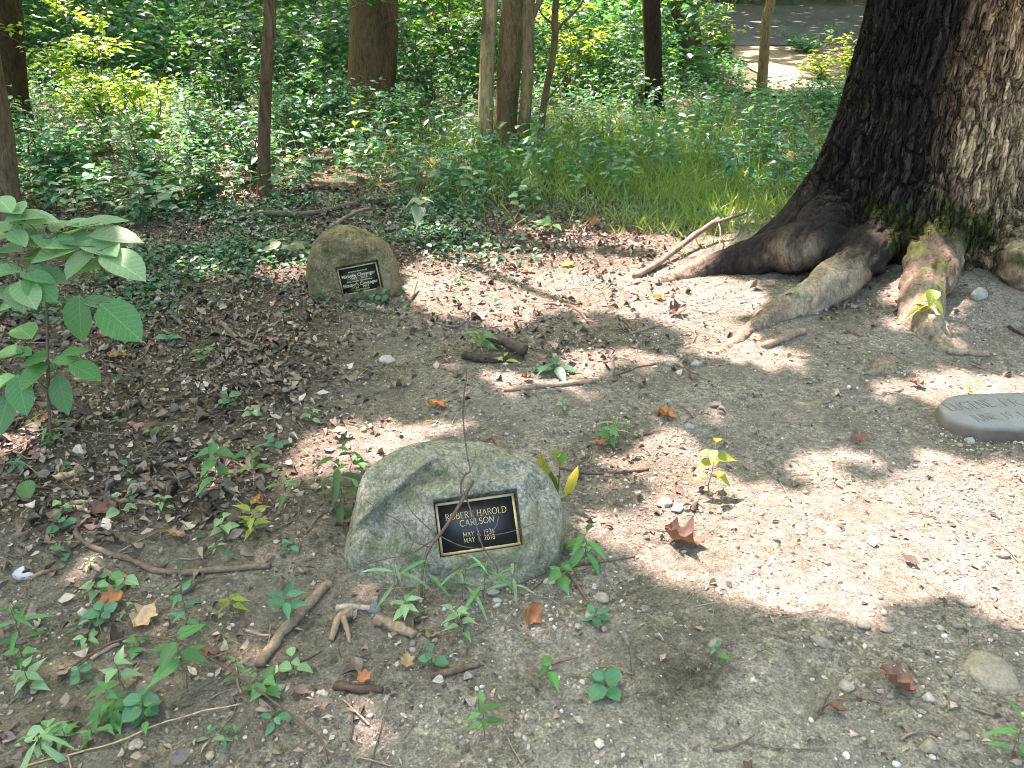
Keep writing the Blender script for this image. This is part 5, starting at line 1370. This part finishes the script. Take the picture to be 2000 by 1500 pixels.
stick('slender twig arching over the soil', [(112, 1335), (182, 1282), (262, 1260), (350, 1274), (450, 1328), (560, 1400), (626, 1450), (640, 1492)], 4, 5, (0.15, 0.12, 0.085), [0, .01, .03, .04, .04, .02, .01, 0], seed=19, name='twig', cat='twig', forks=[([(212, 1265), (200, 1240), (195, 1220)], 3, (0.02, 0.03, 0.04))])
stick('long pale dry stalk across the soil', [(40, 1500), (200, 1462), (330, 1414), (475, 1385)], 4, 3, (0.48, 0.40, 0.24), [0, .005, .01, .02], seed=20, name='dry_stalk', cat='stalk')
stick('thin dark twig pointing away from the grey boulder', [(1092, 917), (1160, 926), (1215, 923), (1266, 918)], 6, 7, (0.15, 0.12, 0.1), seed=21, name='twig', cat='twig')
stick('forked dead twig right of the grey boulder', [(1020, 1165), (1075, 1128), (1130, 1105), (1240, 1088)], 8, 4, (0.17, 0.14, 0.10), seed=22, name='twig', cat='twig', forks=[([(1105, 1115), (1140, 1165), (1175, 1235)], 7, (0.01, 0.006, 0.004))])
stick('short grey stick near the olive boulder', [(830, 632), (858, 634), (888, 641)], 8, 6, GRY, seed=23)
stick('hooked twig on the edge of the sunlit strip', [(1062, 594), (1112, 598), (1135, 612), (1148, 632)], 6, 5, (0.21, 0.17, 0.12), seed=24, name='twig', cat='twig')
stick('fallen branch lying behind the olive boulder', [(420, 446), (500, 428), (600, 430), (700, 412)], 14, 9, (0.16, 0.13, 0.10), [0, .03, .04, .05], seed=25, name='branch', cat='branch')
stick('crooked pale branch touching the top of the olive boulder', [(645, 455), (690, 432), (725, 422)], 9, 6, (0.26, 0.22, 0.17), [.02, .05, .06], seed=26, name='branch', cat='branch')
stick('small dark stick resting behind the grey boulder', [(962, 855), (975, 875), (990, 892)], 9, 8, (0.2, 0.165, 0.13), seed=27)
stick('small tan stick lying against the pale plastic shard', [(58, 1132), (92, 1118), (128, 1108)], 10, 7, (0.30, 0.24, 0.165), seed=28)
stick('flat weathered stick under the long curved stick', [(175, 1103), (215, 1122), (265, 1132)], 11, 7, (0.40, 0.345, 0.26), seed=29)
stick('pale peeling stick by the bent twig', [(178, 1290), (212, 1268), (258, 1250)], 8, 6, (0.42, 0.35, 0.25), seed=30)
stick('little stick by the two-leaved seedling', [(1078, 1298), (1105, 1290), (1140, 1280)], 6, 5, (0.22, 0.19, 0.14), seed=31)
stick('thin stick on the litter before the hooked twig', [(1200, 735), (1235, 722), (1280, 712)], 5, 4, (0.2, 0.16, 0.12), seed=32)
stick('grey stick at the shaded edge of the sunlit strip', [(1232, 655), (1260, 645), (1292, 636)], 7, 5, (0.26, 0.22, 0.17), seed=33)
stick('thin twig in the shade by the roots', [(1208, 618), (1225, 635), (1238, 650)], 7, 6, (0.15, 0.12, 0.09), seed=34)
stick('short stick standing against the olive boulder', [(800, 590), (808, 578), (815, 566)], 8, 6, (0.26, 0.22, 0.18), [0, .02, .05], seed=35)
stick('thin black twig at the rim of the open soil', [(1970, 640), (1985, 650), (2010, 662)], 7, 6, (0.06, 0.05, 0.045), seed=36, name='twig', cat='twig')
stick('flat pale bark strip before the grey boulder', [(658, 1192), (690, 1188), (722, 1192)], 15, 11, (0.45, 0.42, 0.35), seed=37, name='bark_strip', cat='bark strip')
stick('pale splintered wood chip in the leaf litter', [(110, 940), (135, 930), (165, 922)], 16, 9, (0.50, 0.43, 0.27), seed=38, name='wood_chip', cat='wood chip', rough=0.4)
stick('lower pale wood chip in the leaf litter', [(140, 985), (160, 983), (185, 981)], 10, 7, (0.48, 0.42, 0.27), seed=39, name='wood_chip', cat='wood chip', rough=0.4)
stick('dark stick crossing the soil under the weeds', [(548, 1300), (590, 1290), (628, 1272)], 8, 6, (0.17, 0.14, 0.10), seed=40)
stick('forked thin grey stick near the splintered branch', [(480, 1232), (505, 1240), (530, 1244)], 7, 5, (0.34, 0.29, 0.23), seed=41)

def dead_twig():
    """bare twig that rises in front of the grey boulder and past its top"""
    b = G(823, 1170); c = B1F['c']; fp = B1F['face']
    def F(x, y, out=0.02):
        r = ray(x, y); cam0 = np.array([0, 0, CAMH]); P0 = fp + c * out
        t = np.dot(P0 - cam0, c) / np.dot(r, c); p = cam0 + r * t; p[2] = max(p[2], g1(p[0], p[1]) + 0.002); return p
    root = empty('dead_twig', b, 'thin bare branching twig rising in front of the plaque', 'twig')
    def tw(name, pts, w0, w1, out=0.02):
        P = np.array([F(x, y, out) for x, y in pts]) - b; q = smooth_path(P, 6 * len(pts))
        m = MB(); m.add(*tube(q, np.linspace(w0, w1, len(q)) / FPX * 2.25 / 2, 6), (0.13, 0.095, 0.065)); m.obj(name, M['wood'], root, smooth=True)
    tw('stem', [(823, 1168), (826, 1110), (838, 1072), (868, 1032), (898, 985), (924, 938)], 5, 8, 0.030)
    tw('stem', [(902, 972), (900, 945), (908, 928), (918, 918), (912, 885), (904, 800), (912, 728)], 4, 3, 0.030)
    tw('side_twig', [(918, 918), (926, 900), (930, 878)], 2.5, 1.5, 0.030); tw('side_twig', [(908, 928), (897, 920), (886, 905)], 2.5, 1.5, 0.030)
    tw('side_twig', [(850, 1052), (800, 1082), (750, 1092), (700, 1108)], 3.5, 2, 0.027); tw('side_twig', [(806, 1056), (782, 1020), (745, 1000), (714, 976)], 3, 2, 0.027)
    tw('side_twig', [(840, 1070), (806, 1056), (796, 1045)], 3, 2, 0.028); tw('side_twig', [(852, 1045), (810, 1006), (790, 976)], 3, 1.6, 0.026)
    tw('side_twig', [(905, 958), (928, 1020), (942, 1066), (968, 1102), (972, 1125)], 3.5, 3, 0.026); tw('side_twig', [(846, 1040), (900, 1066), (950, 1072)], 2.5, 1.2, 0.024)
    tw('side_twig', [(808, 1058), (790, 1100), (778, 1118), (776, 1142)], 3, 2, 0.028); tw('side_twig', [(830, 1160), (848, 1138), (890, 1112), (925, 1088)], 3.5, 2, 0.034)
    tw('side_twig', [(950, 1048), (1000, 1038), (1045, 1022)], 1.8, 1.2, 0.022); tw('side_twig', [(958, 1045), (970, 1025), (974, 1008)], 3, 2, 0.026)
dead_twig()

# ------------------------------------------------------------------ stones that stand out, fallen leaves, odd bits
def stone(label, x, y, w, asp=0.7, flat=0.55, col=(0.40, 0.40, 0.36), seed=0, group=None, sink=0.35, name='stone'):
    p = G(x, y); zc = to_px(p)[2]; s = w / FPX * zc / 2
    V, F = ico(3); r = np.random.default_rng(seed + int(x)); cuts = nrm(r.normal(0, 1, (9, 3)))
    d = V @ cuts.T; f = np.minimum(1, 0.66 / np.maximum(d, 1e-3).max(1))
    V = V * f[:, None] * (1 + 0.06 * fbm(V * 2 + seed, 3, seed))[:, None] * np.array([1, asp, flat]) * s * 1.32
    a = r.uniform(-0.6, 0.6); ca, sa = math.cos(a), math.sin(a); V = np.stack([V[:, 0] * ca - V[:, 1] * sa, V[:, 0] * sa + V[:, 1] * ca, V[:, 2]], -1)
    V[:, 2] += s * flat * (1 - 2 * sink) ; mb = MB(); mb.add(V, F, np.array(col) * np.array([0.64, 0.60, 0.53]) * (1 + 0.3 * fbm(V * 60, 3, seed))[:, None])
    o = mb.obj(name, M['pebble'], smooth=False); o.location = Vector(p); return props(o, label, 'stone', group)
LG = (0.37, 0.36, 0.30)
stone('pale whitish stone on the gravel past the olive boulder', 758, 706, 28, 0.7, 0.6, (0.58, 0.58, 0.52))
stone('pale angular stone beside the mossy roots', 1908, 582, 34, 0.7, 0.8, (0.50, 0.53, 0.45))
stone('broad flat stone half buried in the open soil', 1930, 1312, 105, 0.75, 0.32, (0.36, 0.345, 0.27), sink=0.48)
stone('blocky squared stone on the open soil', 1812, 1462, 36, 0.7, 0.75, (0.40, 0.39, 0.29))
stone('pale round stone next to the blocky one', 1650, 1342, 30, 0.8, 0.7, (0.50, 0.49, 0.41))
stone('whitish stone below the brown curled leaf', 1812, 1364, 26, 0.7, 0.6, (0.62, 0.61, 0.56))
stone('round tan stone under the forked twig', 1152, 1203, 22, 0.9, 0.8, (0.46, 0.42, 0.34))
stone('larger round stone beside the forked twig', 1177, 1172, 26, 0.9, 0.7, (0.42, 0.39, 0.32))
stone('blue-grey pebble wedged by the bark strip', 731, 1190, 26, 0.8, 0.7, (0.22, 0.25, 0.25))
stone('small grey pebble above the bark strip', 733, 1174, 18, 0.8, 0.7, (0.35, 0.36, 0.33))
stone('pale pebble at the foot of the grey boulder', 962, 1158, 22, 0.7, 0.7, (0.46, 0.47, 0.45))
stone('white chip just below the pale pebble', 971, 1173, 14, 0.7, 0.6, (0.62, 0.63, 0.58))
stone('pale pebble pair-mate right of the grey boulder', 1072, 1138, 22, 0.6, 0.5, (0.55, 0.55, 0.52))
stone('angular light stone in the shaded gravel', 1397, 1257, 30, 0.6, 0.6, LG)
stone('tan stone lying in the dark shadow notch', 1300, 985, 30, 0.7, 0.5, (0.44, 0.41, 0.33))
stone('flat pale stone beside the shadow notch stone', 1322, 996, 24, 0.7, 0.5, (0.46, 0.46, 0.40))
stone('white rounded stone above the chalky pebble', 463 / 2000 * 700, 1198, 22, 0.8, 0.7, (0.6, 0.58, 0.52))
stone('mottled stone by the dry leaf on the shaded gravel', 1345, 836, 22, 0.7, 0.6, (0.40, 0.42, 0.40))
stone('grey stone near the brown leaf on the shaded gravel', 1398, 792, 26, 0.6, 0.5, (0.30, 0.31, 0.29))
stone('pale grey stone by the end of the tan stick', 1305, 712, 20, 0.7, 0.6, LG)
stone('light stone between the roots and tan stick', 1360, 713, 24, 0.6, 0.5, (0.46, 0.48, 0.44))
stone('flat pale stone under the flat marker', 1893, 862, 20, 0.7, 0.6, (0.5, 0.53, 0.48))
stone('grey stone with dark base by the dead leaves', 690, 490, 1 + 20, 0.7, 0.7, (0.45, 0.43, 0.36))
stone('warm tan pebble below the dry stalk', 268, 1478, 22, 0.7, 0.5, (0.46, 0.42, 0.30))
stone('pale stone near the dry stalk', 268, 1455, 26, 0.7, 0.6, (0.46, 0.44, 0.37))
stone('whitish pebble in the arching twig', 545, 1345, 18, 0.8, 0.6, (0.56, 0.54, 0.48))
stone('rounded grey pebble close to the short blackish stick', 630, 1355, 20, 0.8, 0.6, (0.5, 0.49, 0.43))
for i, (x, y, w) in enumerate(((1575, 1243, 18), (1600, 1255, 30), (1618, 1262, 20), (1640, 1228, 18), (1685, 1222, 26), (1730, 1230, 24), (1612, 1246, 16), (1720, 1352, 14), (1738, 1362, 12), (1790, 1358, 12), (1783, 1375, 16), (1800, 1390, 14), (1480, 1350, 14), (1706, 1282, 14),
                               (1880, 1440, 22), (1925, 1443, 18), (1960, 1445, 14), (1985, 1490, 20), (1520, 1390, 16), (1985, 1225, 18), (1900, 1180, 20), (1885, 1180, 22), (1875, 1225, 22), (1960, 1085, 22), (1720, 770, 18), (1660, 790, 16), (1700, 730, 18), (806, 1271, 14), (850, 1252, 12), (1072, 1255, 14), (826, 1392, 10), (876, 1430, 14), (1260, 1190, 18), (1320, 1178, 14), (1310, 1200, 12))):
    stone('%s angular pebble on the soil near %s' % ('pale' if (i * 37) % 10 > 4 else 'grey', min(((1600, 1245, 'the loose pebble cluster'), (1750, 1345, 'the brown curled leaf'), (1930, 1312, 'the broad flat stone'), (1700, 760, 'the flat marker and the roots'), (850, 1260, 'the thick tan branch piece'), (1290, 1185, 'the dark rootlet mat'), (1815, 1460, 'the blocky squared stone'), (1500, 1370, 'the open sandy soil'), (860, 1410, 'the thin spotted weed'), (1920, 1150, 'the sunlit patch rim')), key=lambda l: (l[0] - x) ** 2 + (l[1] - y) ** 2)[2]), x, y, w, 0.75, 0.6, np.array(LG) * (0.75 + 0.35 * ((i * 37) % 10) / 10), seed=i, group='pebbles on the open soil', name='pebble')

def dry_leaf(label, x, y, w, mk, ang, curl=0.5, group=None, lobed=True, tilt=0.3):
    p = G(x, y); zc = to_px(p)[2]; L = w / FPX * zc; r = np.random.default_rng(int(x * 3 + y))
    n = 9; a = np.linspace(0, 1, n); wd = 0.36 * np.sin(math.pi * np.clip(a, 0.0, 1)) ** 0.7
    if lobed: wd = wd * (1 + 0.38 * np.sin(a * r.uniform(2.2, 3.2) * 2 * math.pi + r.uniform(0, 3)))
    V = []; cols = 7
    for i in range(n):
        for j in range(cols):
            s = (j / (cols - 1) * 2 - 1); yy = s * max(wd[i], 0.01)
            z = curl * yy * yy * 2.2 + 0.18 * curl * (2 * a[i] - 1) ** 2 + 0.05 * r.normal()
            V.append(((a[i] - 0.5), yy, z))
    V = np.array(V) * L; i = np.arange(n - 1)[:, None] * cols; j = np.arange(cols - 1)[None]
    F = np.stack([i + j, i + j + 1, i + cols + j + 1, i + cols + j], -1).reshape(-1, 4)
    mb = MB(); mb.add(V, F); V2, F2 = tube(np.array([[0.45 * L, 0, 0.02 * L], [0.62 * L, 0.03 * L, 0.06 * L], [0.75 * L, 0.02 * L, 0.05 * L]]), 0.012 * L, 4); mb.add(V2, F2)
    o = mb.obj('fallen_leaf', M[mk], smooth=True); o.location = Vector(p + [0, 0, 0.012 + 0.25 * abs(math.sin(tilt)) * L * 0.5]); o.rotation_euler = (r.uniform(-.15, .15) + tilt * 0.6, -tilt * 0.5, R(ang))
    return props(o, label, 'fallen leaf', group)
dry_leaf('large orange-brown lobed leaf near the long curved stick', 216, 1183, 62, 'dry_o', 20, 0.5, lobed=True, tilt=0.5)
dry_leaf('pale tan lobed leaf beside the orange-brown one', 284, 1212, 60, 'dry_t', 70, 0.5, lobed=True, tilt=0.4)
dry_leaf('orange leaf standing on edge in front of the grey boulder', 1037, 1210, 50, 'dry_o', 60, 0.9, tilt=0.9)
dry_leaf('big curled brown leaf in the sunlit patch', 1332, 1062, 78, 'dry_b', 165, 1.1, tilt=0.35)
dry_leaf('orange leaf on the soil behind the grey boulder', 855, 796, 38, 'dry_o', 160, 0.6)
dry_leaf('orange-brown crumpled leaf on the shaded gravel', 1300, 816, 42, 'dry_o', 150, 0.9, lobed=True)
dry_leaf('bright orange leaf at the edge of the undergrowth', 1155, 440, 34, 'dry_o', 30, 0.6, tilt=0.7)
dry_leaf('small orange leaf near the drooping weed', 503, 986, 28, 'dry_o', 150, 0.9)
dry_leaf('dark brown curled leaf on the shaded gravel', 1675, 864, 34, 'dry_b', 0, 1.2)
dry_leaf('brown curled leaf on the pebbles of the open soil', 1745, 1342, 70, 'dry_b', 140, 1.1, tilt=0.5)
dry_leaf('dry brown leaf on the open soil before the blocky stone', 1632, 1392, 34, 'dry_b', 160, 1.0)
dry_leaf('yellow leaf in the sunlit strip', 1108, 520, 26, 'dry_y', 10, 0.3)
dry_leaf('orange leaf in the sunlit strip', 1030, 533, 28, 'dry_o', 0, 0.5)
dry_leaf('orange leaf at the near rim of the sunlit strip', 905, 566, 20, 'dry_o', 20, 0.6)
dry_leaf('orange leaf at the shaded rim by the roots', 1285, 586, 28, 'dry_o', 170, 0.6)
dry_leaf('reddish-brown crumpled leaf before the root', 1322, 614, 42, 'dry_b', 30, 0.9, tilt=0.5)
dry_leaf('rusty leaf in the sunlit soil behind the dark twig', 1175, 872, 28, 'dry_o', 175, 0.6)
dry_leaf('brown boat-shaped leaf left of the olive boulder', 517, 532, 28, 'dry_b', 10, 1.0)
dry_leaf('orange leaf in the weeds by the big root', 1195, 392, 22, 'dry_o', 40, 0.6, tilt=0.7)
dry_leaf('tan leaf in front of the olive boulder', 742, 610, 24, 'dry_t', 160, 0.8)
dry_leaf('orange leaf fragment near the olive boulder', 812, 611, 16, 'dry_o', 20, 0.5)
dry_leaf('brown leaf in the hollow between the roots', 1668, 545, 30, 'dry_t', 130, 0.8)
dry_leaf('rust leaf by the feet of the sapling', 88, 823, 36, 'dry_o', 20, 0.7)
dry_leaf('tan curled leaf on the litter by the sapling', 232, 700, 36, 'dry_t', 20, 1.0)
dry_leaf('pale curled leaf among the dark litter', 200, 662, 28, 'dry_t', 150, 1.0)
dry_leaf('small rusty leaf in front of the tan stick', 1350, 742, 20, 'dry_b', 80, 0.8)
dry_leaf('reddish leaf near the flat stone marker', 1790, 756, 30, 'dry_b', 170, 0.8)
dry_leaf('red-brown leaf by the straight tan stick', 1030, 744, 24, 'dry_b', 170, 0.9)
dry_leaf('brown leaf by the weeds in front', 410, 1285, 40, 'dry_b', 175, 1.0)
dry_leaf('pinkish leaf near the grass shoots', 795, 1298, 36, 'dry_t', 100, 0.3)
dry_leaf('grey-brown broad leaf beside the thin grey stick', 205, 1000, 56, 'dry_b', 20, 0.5)
dry_leaf('dull leaf on the soil above the long curved stick', 345, 1052, 44, 'dry_t', 170, 0.8)
dry_leaf('tan leaf at the tip of the splintered branch', 712, 1330, 32, 'dry_o', 30, 0.7)

def shard():
    p = G(52, 1122); mb = MB(); n = 14; a = np.linspace(R(100), R(330), n); r0, r1 = 0.026, 0.036
    V = np.concatenate([np.stack([r * np.cos(a), 0.7 * r * np.sin(a), np.full(n, z)], -1) for r, z in ((r0 * .3, .016), (r0, .020), (r1, .012), (r1, -.004), (r0, .010))])
    i = np.arange(4)[:, None] * n; j = np.arange(n - 1)[None]; mb.add(V, np.stack([i + j, i + j + 1, i + n + j + 1, i + n + j], -1).reshape(-1, 4))
    o = mb.obj('plastic_shard', M['plastic'], smooth=True); o.location = Vector(p); o.rotation_euler = (0.3, 0, 0.2)  # half-buried piece of a white plastic lid
    props(o, 'small pale curved shard half buried beside the tan stick', 'shard')
shard()
